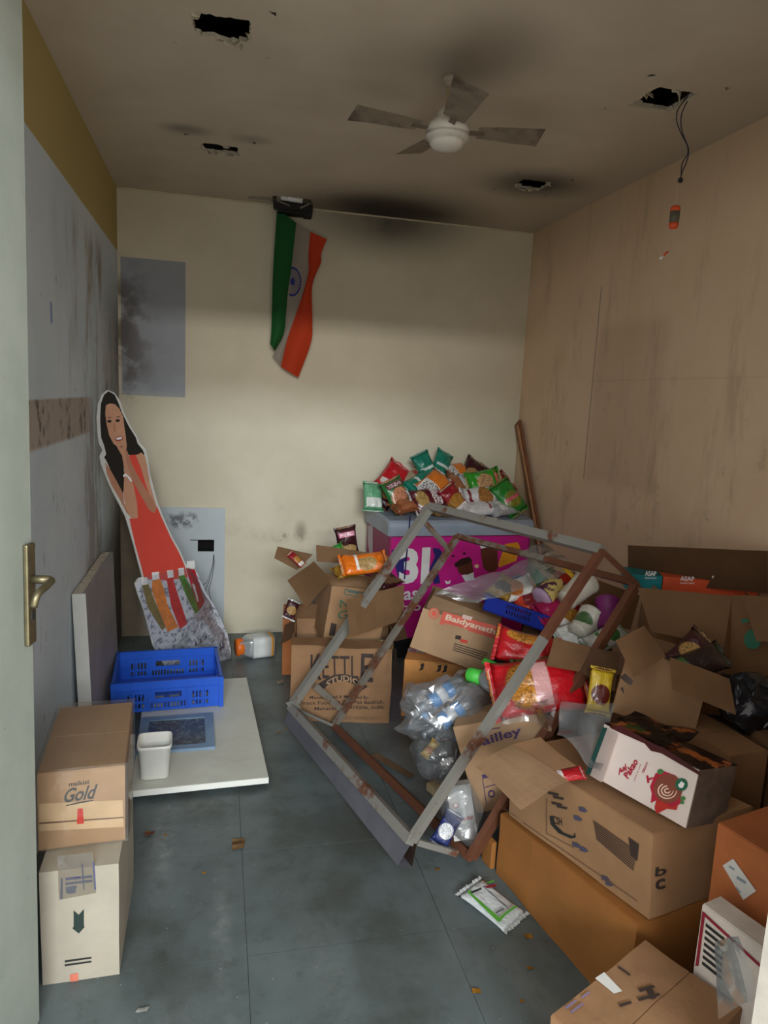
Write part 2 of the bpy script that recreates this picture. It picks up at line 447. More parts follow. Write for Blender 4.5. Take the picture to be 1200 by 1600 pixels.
# raised rim of the square opening above the hanging wires
hx, hy, rx, ry = HOLES[3]
part('opening_trim', boxes([(hx-rx-.014, hx+rx+.012, hy+ry-.004, hy+ry+.008, HC-.004, HC+.001), (hx+rx-.002, hx+rx+.010, hy-ry, hy+ry, HC-.004, HC+.001)]), mat('trim_cream', (190, 182, 160), .7), ceiling)
struct('ceiling_slab', boxes([(XL-.1, XR+.1, .6, YB+.1, HC+.30, HC+.42)]), DARK)

# ---- back wall
t = NT('cream_back_wall_paint', .75)
X, Y, Z = t.xyz()
n1 = t.noise(2.2, 6, .6); n2 = t.noise(11, 6, .7); n3 = t.noise(5, 5, .6)
c = t.mix(t.step(n1, .3, .7), lin((208, 200, 176)), lin((218, 210, 188)))
c = t.mix(t.mul(t.step(Z, .2, 1.8), .0), c, lin((200, 190, 150)))
g = t.mix(n2, lin((146, 152, 160)), lin((166, 172, 180)))
c = t.mix(t.rect(X, -.571, -.197, Z, 1.545, 2.357, .003), c, g)                     # grey rectangle of older paint
c = t.mix(t.mul(t.rect(X, -.60, -.20, Z, 1.40, 1.545, .05), .35), c, lin((214, 208, 184)))
mould = t.mul(t.step(X, -.30, -.585), t.step(n3, .45, .62))
mould = t.mul(mould, t.step(t.math('ABSOLUTE', t.math('SUBTRACT', Z, 1.9)), .55, .15))
c = t.mix(t.mul(mould, .8), c, lin((74, 58, 48)))
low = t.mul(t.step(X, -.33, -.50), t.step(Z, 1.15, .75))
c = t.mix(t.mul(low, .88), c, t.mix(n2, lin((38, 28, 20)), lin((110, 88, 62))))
c = t.mix(t.mul(t.mul(t.step(n3, .52, .75), t.step(Z, 1.15, .75)), .22), c, lin((150, 138, 116)))
dk = t.mul(t.blob(X, 1.05, .85, Z, HC, .34), t.math('ADD', .5, n1))
c = t.mix(t.mul(dk, .72), c, lin((46, 36, 24)))
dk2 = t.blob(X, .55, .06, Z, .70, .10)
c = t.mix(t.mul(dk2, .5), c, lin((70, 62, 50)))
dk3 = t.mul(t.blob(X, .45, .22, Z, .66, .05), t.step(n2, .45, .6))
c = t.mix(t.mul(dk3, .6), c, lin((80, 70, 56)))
t.base(c); t.bump(n2, .08, .004)
HB = (-.115, -.012, .562, .636)
struct('wall_back', holed(XL-.1, XR+.1, -.06, HC+.4, [HB], .1, 'xz', YB), t.m)
# grey board set on the back wall round a cut-out
t = NT('pale_grey_board', .6); X, Y, Z = t.xyz(); n = t.noise(7, 5, .6)
c = t.mix(n, lin((176, 186, 192)), lin((194, 202, 206)))
c = t.mix(t.mul(t.mul(t.rect(X, -.30, -.12, Z, .72, .81, .03), t.step(t.noise(22, 5, .7), .42, .6)), .8), c, lin((60, 60, 62)))
t.base(c)
pb = tag(link('wall_board', holed(-.349, .056, 0, .850, [HB], .010, 'xz', YB-.010), t.m), 'pale grey board fixed low on the back wall with a square cut-out', 'board')
pv = thing('wall_outlet_recess', 'small black recess with loose thin wires in the pale grey wall board', 'outlet', Matrix.Translation((-.063, YB, .6)))
part('recess_box', boxes([(-.052, .052, .085, .09, -.038, .036), (-.055, -.051, 0, .09, -.038, .036), (.050, .054, 0, .09, -.038, .036), (-.052, .052, 0, .09, -.041, -.037), (-.052, .052, 0, .09, .035, .039)]), DARK, pv)
part('lid', sheet([(-.10, -.013, .041), (.050, -.013, .041), (.050, -.012, .036), (-.10, -.012, .036)], 4, 2, .0004, 9, .002), BLK, pv)
WIRE = mat('thin_wire', (70, 70, 74), .5)
for dx, by in ((.0, -.40), (.014, -.395), (-.012, -.36)):
    part('wire', tube(smoothpts([(.046, -.004, -.03), (.048+dx*.4, -.018, -.12), (.02+dx, -.02, -.24), (.0+dx*1.5, -.024, by+.1), (.03+dx, -.03, by)]), .0016, 5), WIRE, pv)

# ---- left wall
t = NT('stained_left_wall_paint', .75)
X, Y, Z = t.xyz()
n1 = t.noise(1.8, 6, .62); n2 = t.noise(8, 7, .72); n3 = t.noise(4, 6, .68, stretch=(1, 1, .3)); n4 = t.noise(26, 5, .7, stretch=(1, 1, .25))
c = t.mix(t.step(n1, .3, .7), lin((200, 216, 230)), lin((214, 227, 238)))
c = t.mix(t.step(Z, 2.383, 2.389), c, t.mix(n1, lin((176, 158, 98)), lin((190, 172, 112))))
st = t.mul(t.step(n3, .48, .64), t.step(Z, 2.36, 2.2))
c = t.mix(t.mul(t.mul(st, t.step(Y, 2.7, 3.9)), .75), c, lin((122, 104, 86)))
c = t.mix(t.mul(t.mul(t.step(Y, 3.6, 4.6), t.step(Z, 2.30, 1.9)), .72), c, t.mix(t.step(n2, .4, .6), lin((56, 46, 38)), lin((128, 108, 88))))
band = t.mul(t.mul(t.step(Z, 1.365, 1.385), t.step(Z, 1.545, 1.535)), t.step(Y, 3.75, 3.45))
c = t.mix(t.mul(band, .8), c, lin((168, 148, 130)))
nb_ = t.noise(11, 6, .75, stretch=(1, 1, .55))
c = t.mix(t.mul(t.mul(band, t.step(nb_, .50, .64)), .85), c, lin((56, 46, 42)))
c = t.mix(t.mul(t.mul(t.step(n4, .60, .70), t.step(Z, 1.4, 1.2)), .6), c, lin((70, 64, 60)))
c = t.mix(t.mul(t.mul(t.step(n2, .62, .72), t.step(Z, 2.3, 2.1)), .55), c, lin((92, 72, 58)))
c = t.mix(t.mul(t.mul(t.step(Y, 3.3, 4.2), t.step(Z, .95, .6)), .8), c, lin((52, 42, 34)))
mk = t.rect(Y, 2.825, 2.855, Z, 1.81, 1.885, .006)
c = t.mix(t.mul(mk, .75), c, lin((60, 104, 190)))
t.base(c); t.bump(n2, .12, .004)
struct('wall_left', boxes([(XL-.1, XL, .6, YB+.1, -.06, HC+.4)]), t.m)

# ---- right wall
t = NT('grimy_right_wall_paint', .75)
X, Y, Z = t.xyz()
n1 = t.noise(1.7, 6, .62); n2 = t.noise(7, 7, .7); n3 = t.noise(5, 6, .7, stretch=(1, 1, .22))
c = t.mix(t.step(n1, .3, .7), lin((234, 204, 170)), lin((242, 214, 184)))
c = t.mix(t.mul(t.step(n3, .52, .72), .34), c, lin((160, 132, 98)))
c = t.mix(t.mul(t.rect(Y, 3.664, 3.674, Z, 1.2, 2.27, .004), .55), c, lin((86, 68, 48)))
c = t.mix(t.mul(t.rect(Y, 2.0, 3.66, Z, 1.75, 1.757, .006), .12), c, lin((120, 96, 70)))
c = t.mix(t.mul(t.rect(Y, 3.0, 3.66, Z, 1.2, 2.05, .05), .16), c, lin((120, 92, 70)))
c = t.mix(t.mul(t.mul(t.step(n2, .58, .7), t.step(Z, 2.0, 1.4)), .25), c, lin((98, 78, 56)))
c = t.mix(t.mul(t.step(Z, 2.3, 2.75), .35), c, lin((120, 102, 62)))
t.base(c); t.bump(n2, .1, .004)
struct('wall_right', boxes([(XR, XR+.1, .6, YB+.1, -.06, HC+.4)]), t.m)

CORN = mat('cornice_line_paint', (206, 196, 168), .7)
struct('trim_3', boxes([(XL, XR, YB-.006, YB+.001, HC-.010, HC-.001)]), CORN)
# ---- front wall with the doorway the picture is taken through
struct('wall_front', holed(XL-.1, XR+.1, -.06, HC+.4, [(-.575, .955, -.02, 2.43)], .13, 'xz', YF-.13), mat('front_wall_paint', (206, 200, 186), .75))
struct('trim_1', boxes([(.935, .957, YF-.14, YF+.006, 0, 2.43)]), mat('door_jamb_paint', (222, 218, 208), .6))
struct('trim_2', boxes([(-.577, -.560, YF-.14, YF+.006, 0, 2.43)]), mat('door_jamb_paint', (222, 218, 208), .6))

# ---- open door on the left
DP = NT('cream_door_paint', .55); X, Y, Z = DP.xyz(); n = DP.noise(5, 6, .65); n2 = DP.noise(30, 4, .7)
c = DP.mix(DP.step(n, .3, .7), lin((164, 174, 166)), lin((176, 186, 178)))
c = DP.mix(DP.mul(DP.step(n2, .64, .74), .5), c, lin((120, 104, 78)))
DP.base(c)
p_top, p_bot = Vector((-.402, 1.745, 2.385)), Vector((-.421, 1.693, .012))
zax = (p_top-p_bot).normalized(); xax = (Vector((-.552, .915, 0))-p_bot); xax = (xax-zax*xax.dot(zax)).normalized(); yax = zax.cross(xax)
MD = Matrix.Identity(4)
for i in range(3): MD[i][0], MD[i][1], MD[i][2], MD[i][3] = xax[i], yax[i], zax[i], p_bot[i]
door = link('door_1', None, None, None, MD); tag(door, 'cream painted door standing open at the left edge', None, None, 'structure'); WM[door] = MD
sg = 1 if (yax.x < 0) else -1           # door leaf lies behind its room-side face
part('door_leaf', boxes([(0, .775, min(0, sg*.035), max(0, sg*.035), 0, 2.385)]), DP.m, door)
BR = mat('worn_brass', (128, 120, 94), .42, .8, dirt=.5, scale=30, dirtcol=(60, 52, 40))
def dl(px, py):      # point on the door face
    Mi = MD.inverted(); o = Mi @ CAM; d = Mi.to_3x3() @ ray(px, py); return o+d*(-o.y/d.y)
zc = dl(48, 925).z; fs = -sg
me = bbox(.042, .012, .235, .004); me.transform(Matrix.Translation((.026, fs*.006, zc-.118))); part('lock_plate', me, BR, door)
sp = part('handle', tube([(.026, fs*.010, zc+.035), (.026, fs*.052, zc+.035)], .010, 10), BR, door)
part('lever', tube(smoothpts([(.026, fs*.048, zc+.035), (.030, fs*.056, zc+.034), (.060, fs*.058, zc+.030), (.105, fs*.056, zc+.022), (.112, fs*.050, zc-.004)], 4), .0085, 8), BR, sp)
me = bbox(.016, .012, .022, .002); me.transform(Matrix.Translation((.026, fs*.008, zc-.06))); part('keyhole', me, BLK, door)

# ================================================================== things on the ceiling and walls
# ---- ceiling fan
FANW = mat('dusty_white_enamel', (214, 210, 202), .5, dirt=.55, scale=12, dirtcol=(92, 78, 62))
FANB = mat('dusty_blade', (176, 164, 148), .6, dirt=.75, scale=9, dirtcol=(84, 68, 54))
FANC = mat('fan_cap_white', (226, 222, 214), .45, var=.05)
fan = thing('ceiling_fan', 'dusty white four-blade ceiling fan on a short rod', 'ceiling fan', Matrix.Translation((.80, 2.63, HC)))
part('canopy', lathe([(.0, 0), (.032, 0), (.030, -.012), (.018, -.030), (.012, -.034)], 20), FANB, fan)
part('down_rod', lathe([(.0125, -.02), (.0125, -.145)], 14), mat('rod_cream', (190, 172, 136), .5, dirt=.4), fan)
part('motor', lathe([(.0, -.105), (.03, -.106), (.042, -.116), (.052, -.132), (.060, -.150), (.076, -.164), (.080, -.176), (.080, -.184), (.074, -.188), (.074, -.194), (.080, -.198), (.080, -.206), (.070, -.212), (.064, -.216), (.0, -.217)], 36), FANW, fan)
part('bottom_cap', lathe([(.064, -.214), (.062, -.226), (.050, -.238), (.02, -.244), (.0, -.245)], 32), FANC, fan)
for ang, pit, ln in ((186, 4, .36), (-9, -9, .345), (103, -12, .300), (263, -20, .385)):
    Mb = Matrix.Rotation(R_(ang), 4, 'Z') @ Matrix.Translation((0, 0, -.178))
    b = part('blade', None or sheet([(.110, -.040, 0), (ln, -.062, 0), (ln, .062, 0), (.110, .040, 0)], 12, 4, .0012, 12, .003, ang), FANB, fan, Mb @ Matrix.Rotation(R_(pit), 4, 'X'))
    part('blade_bracket', boxes([(.070, .135, -.012, .012, -.005, -.001)]), mat('dark_bracket', (120, 106, 92), .5, .3), b)

# ---- fitting torn loose above the flag
fit_ = thing('broken_light_fitting', 'black broken light fitting hanging from ceiling opening over the flag', 'light fitting', Matrix.Translation((.425, 4.53, HC)))
def F3(px, py, y): return aty(px, py, y) - Vector((.425, 4.53, HC))
part('housing', boxes([(-.085, .085, -.045, .05, -.075, -.012), (-.105, -.07, -.04, .03, -.05, -.03), (.075, .12, -.04, .03, -.085, -.055), (-.115, .12, -.06, -.045, -.062, -.02)]), mat('black_metal', (26, 25, 24), .5, .3), fit_)
part('tube_lamp', tube([(-.075, -.075, .0), (.055, -.075, -.006)], .017, 12), mat('white_tube', (236, 240, 244), .3, var=.02), fit_)
part('tube_cap', tube([(-.098, -.075, .0), (-.075, -.075, .0)], .018, 12), mat('tube_socket', (120, 112, 96), .5), fit_)
part('bracket', sheet([(-.10, -.06, -.02), (-.02, -.07, -.045), (-.02, -.07, -.038), (-.10, -.06, -.012)], 4, 2, .001, 9, .003), GYP, fit_)
part('bracket', sheet([(.04, -.07, -.045), (.10, -.06, -.012), (.105, -.06, -.018), (.045, -.07, -.053)], 4, 2, .001, 9, .003), GYP, fit_)
part('torn_strip', sheet([(-.26, -.03, -.004), (-.10, -.045, -.008), (-.10, -.03, -.016), (-.26, -.02, -.012)], 6, 2, .002, 9, .004), GYP, fit_)

# ---- flag
FG = thing('flag', 'green white and orange flag with blue wheel hanging from ceiling fitting', 'flag', Matrix.Translation((.43, 4.56, 1.72)))
GL = [(433, 326), (430, 370), (428, 400), (426, 440), (425, 480), (424, 515), (422, 538)]
GRt = [(463, 348), (459, 385), (455, 420), (450, 455), (447, 490), (443, 522), (430, 548)]
WR = [(485, 362), (482, 395), (482, 425), (473, 460), (461, 495), (449, 530), (439, 573)]
OR_ = [(511, 374), (502, 396), (501, 412), (488, 446), (488, 500), (486, 535), (466, 590)]
WL = [*GRt[:-1], (426, 556)]
def resample(L, k=5): return smoothpts([(a, b, 0) for a, b in L], k)
def strip(A, B, y0, amp, ph, nc=8):
    A, B = resample(A), resample(B); V, F = [], []
    for j, (a, b) in enumerate(zip(A, B)):
        for i in range(nc+1):
            u = i/nc; q = a.lerp(b, u)
            y = y0 - amp*math.sin(math.pi*u*1.0+ph)*(.4+.6*j/len(A)) + .006*math.sin(j*.35+u*3)
            V.append(aty(q.x, q.y, y) - Vector((.43, 4.56, 1.72)))
    n = len(A)
    for j in range(n-1):
        for i in range(nc): k = j*(nc+1)+i; F.append((k, k+nc+1, k+nc+2, k+1))
    return mesh(V, F, True)
part('green_stripe', strip(GL, GRt, 4.545, .030, .15), mat('flag_green', (10, 84, 34), .8, var=.1, scale=3), FG)
part('white_stripe', strip(WL, WR, 4.570, .010, .0), mat('flag_white', (150, 141, 130), .8, var=.05), FG)
part('orange_stripe', strip(WR, OR_, 4.555, .028, .0), mat('flag_orange', (186, 56, 18), .8, var=.08, scale=3), FG)
V, F = [], []
NB = mat('flag_blue', (34, 48, 128), .8)
def fl(x, y): return aty(x, y, 4.548) - Vector((.43, 4.56, 1.72))
cx, cy = 457, 440
def chk(a, k): return (cx+13.5*k*math.cos(a), cy+23*k*math.sin(a))
for i in range(48):
    a0, a1 = 2*math.pi*i/48, 2*math.pi*(i+1)/48
    q = [chk(a0, 1), chk(a1, 1), chk(a1, .87), chk(a0, .87)]
    if min(p[0] for p in q) < 451.5: continue
    k = len(V); V += [fl(*p) for p in q]; F.append((k, k+1, k+2, k+3))
for i in range(24):
    a = 2*math.pi*i/24; d = .05
    q = [chk(a-d, .2), chk(a+d, .2), chk(a+d*.5, .88), chk(a-d*.5, .88)]
    if min(p[0] for p in q) < 451.5: continue
    k = len(V); V += [fl(*p) for p in q]; F.append((k, k+1, k+2, k+3))
k = len(V); V += [fl(max(451.5, chk(2*math.pi*i/16, .25)[0]), chk(2*math.pi*i/16, .25)[1]) for i in range(16)]; F.append(tuple(range(k, k+16)))
part('wheel_emblem', mesh(V, F), NB, FG)

# ---- hanging wires and the orange gadget
yw = 2.50
hw = thing('hanging_wires', 'dark twisted pair of wires hanging from square ceiling opening', 'wire', Matrix.Translation(aty(1063, 282, yw)))
iw = WM[hw].inverted()
WB = mat('dark_blue_wire', (44, 44, 62), .5)
part('wire', tube(smoothpts([iw @ aty(a, b, yw) for a, b in ((1080, 132), (1074, 150), (1059, 172), (1058, 192), (1066, 212), (1074, 228), (1074, 242), (1066, 255), (1064, 274))]), .0022, 6), WB, hw)
part('wire', tube(smoothpts([iw @ aty(a, b, yw+.012) for a, b in ((1082, 132), (1078, 150), (1066, 175), (1064, 195), (1068, 212), (1076, 234), (1073, 252), (1067, 266), (1063, 280))]), .0022, 6), WB, hw)
part('knot', lathe([(0, -.010), (.008, -.006), (.010, .0), (.007, .008), (0, .012)], 10), BLK, hw)
part('pale_wire', tube(smoothpts([iw @ aty(a, b, yw-.01) for a, b in ((1060, 138), (1061, 150), (1062, 162))]), .0022, 6), GYP, hw)
gd = thing('hanging_gadget', 'small orange and grey cylinder dangling on a cord below ceiling wires', 'gadget', Matrix.Translation(aty(1054, 339, yw)))
ig = WM[gd].inverted()
ORP = mat('orange_plastic', (226, 92, 50), .45, var=.08)
part('cap', lathe([(0, .040), (.012, .040), (.0175, .034), (.0185, .026), (.0185, .020)], 20), ORP, gd)
part('sleeve', lathe([(.0175, -.024), (.0180, .022)], 20), mat('grey_sleeve', (96, 94, 82), .7), gd)
part('base_cap', lathe([(.0180, -.022), (.0180, -.032), (.014, -.042), (.006, -.044), (0, -.044)], 20), ORP, gd)
part('cord', tube(smoothpts([ig @ aty(a, b, yw) for a, b in ((1062, 282), (1058, 295), (1057, 310), (1055, 322))]), .0014, 5), mat('pale_cord', (196, 176, 150), .7), gd)
part('lower_cord', tube(smoothpts([ig @ aty(a, b, yw) for a, b in ((1050, 357), (1050, 372), (1047, 390), (1041, 397))]), .0014, 5), mat('pale_cord', (196, 176, 150), .7), gd)
part('pull_tip', tube([ig @ aty(1043, 393, yw), ig @ aty(1036, 400, yw)], .0042, 10), ORP, gd)
part('pull_end', tube([ig @ aty(1036, 400, yw), ig @ aty(1031, 405, yw)], .0045, 10), WHI, gd)

# ---- wooden strip in the corner
wd = mat('reddish_wood', (128, 84, 58), .65, scale=10, dirt=.4, stretch=(1, 1, .15))
pl = thing('wooden_strip', 'reddish brown wooden strip leaning in the far right corner', 'plank', Matrix.Translation((2.03, 3.62, 0)))
ip = WM[pl].inverted()
part('plank', bar((2.020, 3.62, .0), (2.022, 4.575, 1.48), .075, .018, (0, 1, 0), ip), wd, pl)
part('edge_moulding', bar((2.004, 3.60, .0), (2.006, 4.545, 1.46), .018, .012, (0, 1, 0), ip), mat('pale_wood', (176, 128, 92), .6), pl)

# ================================================================== left side
# ---- thick board leaning on left wall
bd = thing('leaning_board', 'thick white-edged board leaning against the left wall behind the crate', 'board', TM((-.532, 3.06, 0), 90, -1.9, 0))
Z0 = mat('chipped_edge', (206, 196, 180), .8, dirt=.8, scale=60, dirtcol=(90, 74, 60))
part('panel', bbox(.80, .012, .735, .001), mat('stained_panel', (150, 146, 148), .6, dirt=.4, scale=4), bd, Matrix.Translation((.40, .022, 0)) @ Matrix.Rotation(R_(0), 4, 'Y'))
part('core', bbox(.798, .040, .733, .001), Z0, bd, Matrix.Translation((.40, -.006+.0, .0)) @ Matrix.Translation((0, .0, .0)))
part('edge_band', bbox(.004, .054, .735, .001), WH, bd, Matrix.Translation((-.002, .001, 0)))
for o in bd.children: o.location.y *= -1
# ---- white panel lying on the floor
wp = thing('white_panel', 'white laminate panel lying flat on floor under the blue crate', 'panel', TM((-.069, 3.214, .022), 2.6))
part('panel_top', bbox(.53, 1.055, .026, .0015), mat('white_laminate', (206, 208, 198), .45, var=.05, scale=4, dirt=.25, dirtcol=(130, 122, 104)), wp)
part('edge_band', bbox(.53, .002, .024, .0005), mat('white_edge', (234, 236, 230), .5, var=.03), wp, Matrix.Translation((0, -.5285, .001)))
for x in (-.2, .1, .22): part('foot_block', bbox(.03, .03, .022), BLK, wp, Matrix.Translation((x, -.44, -.022)))
for x in (-.2, .2): part('foot_block', bbox(.03, .03, .022), BLK, wp, Matrix.Translation((x, .44, -.022)))
fp = thing('framed_mesh_panel', 'small dark panel in blue-grey frame lying on the white panel', 'panel', TM((-.165, 3.13, .0485), 2.0))
part('frame', holed(-.165, .165, -.17, .17, [(-.125, .125, -.13, .13)], .012, 'xy'), mat('blue_grey_frame', (122, 148, 176), .5), fp)
tm = NT('dark_mesh_glass', .25); n = tm.noise(60, 3); tm.base(tm.mix(tm.step(n, .4, .7), lin((52, 64, 66)), lin((104, 118, 118)))); tm.bump(n, .3, .004)
part('pane', bbox(.252, .262, .006), tm.m, fp, Matrix.Translation((0, 0, .001)))
# ---- white tub
tub = thing('plastic_tub', 'empty white square plastic tub on white panel beside the stacked boxes', 'tub', TM((-.232, 2.795, .0485), 2))
part('tub_body', lathe([(0, .003), (.052, .003), (.055, .006), (.0645, .132), (.067, .134), (.0675, .147), (.065, .148), (.064, .140), (.0615, .132), (.053, .010), (0, .009)], 40, 5), mat('white_plastic', (232, 232, 226), .35, var=.03), tub)
# ---- blue crate
cr = thing('plastic_crate', 'blue slotted plastic crate standing on white panel', 'crate', TM((-.232, 3.590, .049), 4.0))
BLU = mat('blue_plastic', (38, 92, 204), .38, var=.08, scale=5, dirt=.15, dirtcol=(30, 50, 100))
W, Dp, H_ = .50, .42, .155
def slots(w):
    L = []
    for cx_, k in ((-.30*w, 5), (.30*w, 5)):
        for i in range(k):
            x = cx_+(i-(k-1)/2)*.0165
            L += [(x-.0048, x+.0048, .022, .045), (x-.0048, x+.0048, .058, .092)]
    for i in range(11):
        x = (i-5)*.0155; L.append((x-.0045, x+.0045, .018, .046))
    L.append((-.062, .062, .068, .098)); return L
SX, SY = slots(W), slots(Dp)
part('front_wall', holed(-W/2, W/2, .004, .116, SX, .006, 'xz', -Dp/2), BLU, cr)
part('back_wall', holed(-W/2, W/2, .004, .116, SX, .006, 'xz', Dp/2-.006), BLU, cr)
part('side_wall', holed(-Dp/2, Dp/2, .004, .116, SY, .006, 'yz', -W/2), BLU, cr)
part('side_wall', holed(-Dp/2, Dp/2, .004, .116, SY, .006, 'yz', W/2-.006), BLU, cr)
for s in (-1, 1):
    for z0, z1, e in ((.150, .157, .008), (.114, .152, .004), (.112, .117, .008)):
        part('rim', boxes([(-W/2-e, W/2+e, s*Dp/2-e, s*Dp/2+e, z0, z1)]), BLU, cr); part('rim', boxes([(s*W/2-e, s*W/2+e, -Dp/2, Dp/2, z0, z1)]), BLU, cr)
    for i in range(7):
        x = -W/2+W*i/6; part('rib', boxes([(x-.003, x+.003, s*Dp/2-.008, s*Dp/2+.008, .112, .155)]), BLU, cr)
    for x in (-.165, -.09, .09, .165): part('rib', boxes([(x-.003, x+.003, s*Dp/2-.009, s*Dp/2+.009, .006, .113)]), BLU, cr)
    for q in (-1, 1): part('corner_post', boxes([(s*W/2-.011, s*W/2+.011, q*Dp/2-.011, q*Dp/2+.011, .002, .156)]), BLU, cr)
part('base', holed(-W/2+.004, W/2-.004, -Dp/2+.004, Dp/2-.004, [(-.22+.075*i, -.22+.075*i+.05, -.18+.09*j, -.18+.09*j+.06) for i in range(6) for j in range(4)], .006, 'xy', .002), BLU, cr)
cs = tag(link('cardboard_scrap', sheet([(-.16, -.03, 0), (.12, -.02, 0), (.14, .05, .004), (-.15, .06, .006)], 10, 5, .006, 14, .003, 4), mat('crumb_scrap', (186, 140, 88), .8, dirt=.5), None, TM((-.26, 3.62, .068), 6)), 'torn brown cardboard strip lying inside the blue crate', 'cardboard')

# ---- stacked boxes at left front
bl = carton('shipping_box', 'cream cardboard box with black arrow under the shrink-wrapped box', (-.347, 2.02, 0), (.9, 0, 0), (.196, .40, .335), CR, amp=.002, seed=3, seam=False)
arrow = [(115, 1422), (123, 1429), (131, 1420), (131, 1445), (132, 1448), (123, 1458), (113, 1450), (115, 1447)]
pr(bl, 'front', arrow, GRI if False else mat('dark_green_ink', (38, 54, 50), .7), 'arrow_print')
pr(bl, 'front', [(101, 1500), (143, 1494), (143, 1496.5), (101, 1503)], BLK, 'bar_print')
pr(bl, 'front', [(101, 1506), (143, 1500), (143, 1502.5), (101, 1509)], BLK, 'bar_print')
pr(bl, 'front', [(109, 1522), (122, 1519), (123, 1531), (110, 1533)], mat('faded_red_ink', (212, 120, 98), .7), 'stamp')
for a in ([(95, 1371), (98, 1371), (98, 1404), (94, 1404)], [(127, 1350), (129.5, 1350), (132, 1390), (130, 1390)], [(144, 1347), (147, 1347), (150, 1390), (147, 1390)],
          [(102, 1371), (144, 1367), (144, 1371), (102, 1375)], [(102, 1378), (144, 1374), (144, 1378), (102, 1382)], [(102, 1385), (120, 1383), (118, 1394), (110, 1396), (104, 1395)]):
    pr(bl, 'front', a, NVY if a[0][0] < 140 else mat('blue_pen_ink', (70, 78, 150), .7), 'pen_mark')
tpm = part('tape', mesh([onface(bl, 'front', *p, .0022) for p in ((90, 1336), (145, 1331), (150, 1395), (92, 1405))], [(0, 1, 2, 3)]), TAPE, bl)
bu = carton('biscuit_box', 'shrink-wrapped brown biscuit box lettered Gold on top of cream box', (-.362, 2.118, .3405), (3.6, 0, 0), (.222, .414, .222), KL, amp=.002, seed=4, seam=True)
tx(bu, 'front', 'malkist', (108, 1228), (140, 1224), (108, 1221), BLK, .01)
tx(bu, 'front', 'Gold', (98, 1254), (146, 1247), (105, 1231), mat('dark_grey_ink', (60, 62, 62), .7), .02)
pr(bu, 'front', [(104, 1257), (125, 1252), (146, 1249), (146, 1250.5), (125, 1254.5), (104, 1258.5)], BLK, 'underline')
pr(bu, 'front', [(62, 1255), (192, 1250), (194, 1292), (62, 1298)], mat('torn_card_inner', (206, 176, 140), .8), 'torn_patch', .0010)
pr(bu, 'front', [(62, 1284), (194, 1276), (194, 1278), (62, 1287)], KD, 'fold_line', .0016)
pr(bu, 'front', [(122, 1263), (130, 1262), (132, 1286), (121, 1287)], mat('red_plastic', (206, 40, 26), .4), 'red_tab', .0024)
me = shell(.236, .428, .234, n=9, disp=mkdisp(.0025, 9, 14)); me.transform(Matrix.Translation((0, 0, .001)))
part('shrink_wrap', me, SHRINK, bu)
part('wrap_fold', sheet([(.116, -.212, .0), (.126, -.10, .0), (.128, -.10, .215), (.117, -.212, .222)], 6, 8, .006, 16, 0, 3), SHRINK, bu)

# ---- printed cut-out figure
SO = Vector((-.572, 3.70, 0)); SU = Vector((.807, .59, 0)).normalized(); SN = Vector((SU.y, -SU.x, 0))
st_ = thing('standee', 'cut-out photo board of a woman in red dress leaning in the left corner', 'standee', Matrix.Translation(SO+SU*.45))
S0 = SO+SU*.45
def c6(x, y): return (140+x/3.556, 600+y/3.556)
def sp_(x, y, off):
    px, py = c6(x, y); d = ray(px, py); s = (S0-CAM).dot(SN)/d.dot(SN); p = CAM+d*s
    return p + SN*off - S0
def spoly(pts, off, m, name, thick=0, parent=None):
    A = [sp_(x, y, off) for x, y in pts]; n = len(A)
    if not thick: return part(name, mesh(A, [tuple(range(n))]), m, parent or st_)
    B = [a-SN*thick for a in A]
    return part(name, mesh(A+B, [tuple(range(n)), tuple(range(2*n-1, n-1, -1))]+[(i, (i+1) % n, n+(i+1) % n, n+i) for i in range(n)]), m, parent or st_)
OUT = [(100, 33), (140, 50), (170, 95), (187, 150), (227, 230), (264, 290), (278, 325), (312, 362), (324, 410), (337, 500), (352, 560), (376, 650), (404, 725), (455, 840), (505, 930), (535, 1000), (575, 1015), (600, 1050), (640, 1150), (690, 1230), (730, 1310), (765, 1390), (785, 1480), (785, 1530), (745, 1575), (560, 1600), (430, 1590), (350, 1450), (330, 1370), (300, 1260), (268, 1170), (250, 1110), (268, 1080), (292, 1072), (268, 985), (246, 900), (222, 815), (198, 735), (168, 675), (128, 600), (92, 520), (62, 440), (57, 400), (73, 367), (53, 332), (43, 260), (40, 180), (48, 110), (68, 58)]
spoly(OUT, 0, WH, 'board', .006)
HAIRM = mat('print_dark_hair', (34, 32, 28), .5); SKIN = mat('print_skin', (196, 146, 118), .5, var=.06); SKIN2 = mat('print_skin_shade', (178, 126, 100), .5, var=.06)
DRESS = NT('print_red_dress', .45); n = DRESS.noise(3, 3); DRESS.base(DRESS.mix(n, lin((206, 66, 56)), lin((226, 86, 72)))); DRESS = DRESS.m
spoly([(104, 40), (138, 58), (160, 105), (180, 160), (220, 240), (256, 296), (266, 330), (296, 368), (306, 395), (280, 385), (262, 395), (225, 397), (190, 380), (190, 480), (200, 540), (184, 610), (172, 600), (160, 560), (125, 500), (92, 425), (80, 408), (92, 390), (78, 335), (64, 300), (58, 200), (62, 110), (80, 60)], .0008, HAIRM, 'hair_print')
spoly([(222, 395), (262, 392), (288, 470), (312, 560), (348, 640), (378, 690), (400, 742), (450, 852), (498, 940), (526, 1005), (545, 1075), (440, 1090), (308, 1105), (288, 1020), (252, 890), (220, 750), (262, 740), (258, 660), (240, 560), (222, 480), (212, 420)], .0012, DRESS, 'dress_print')
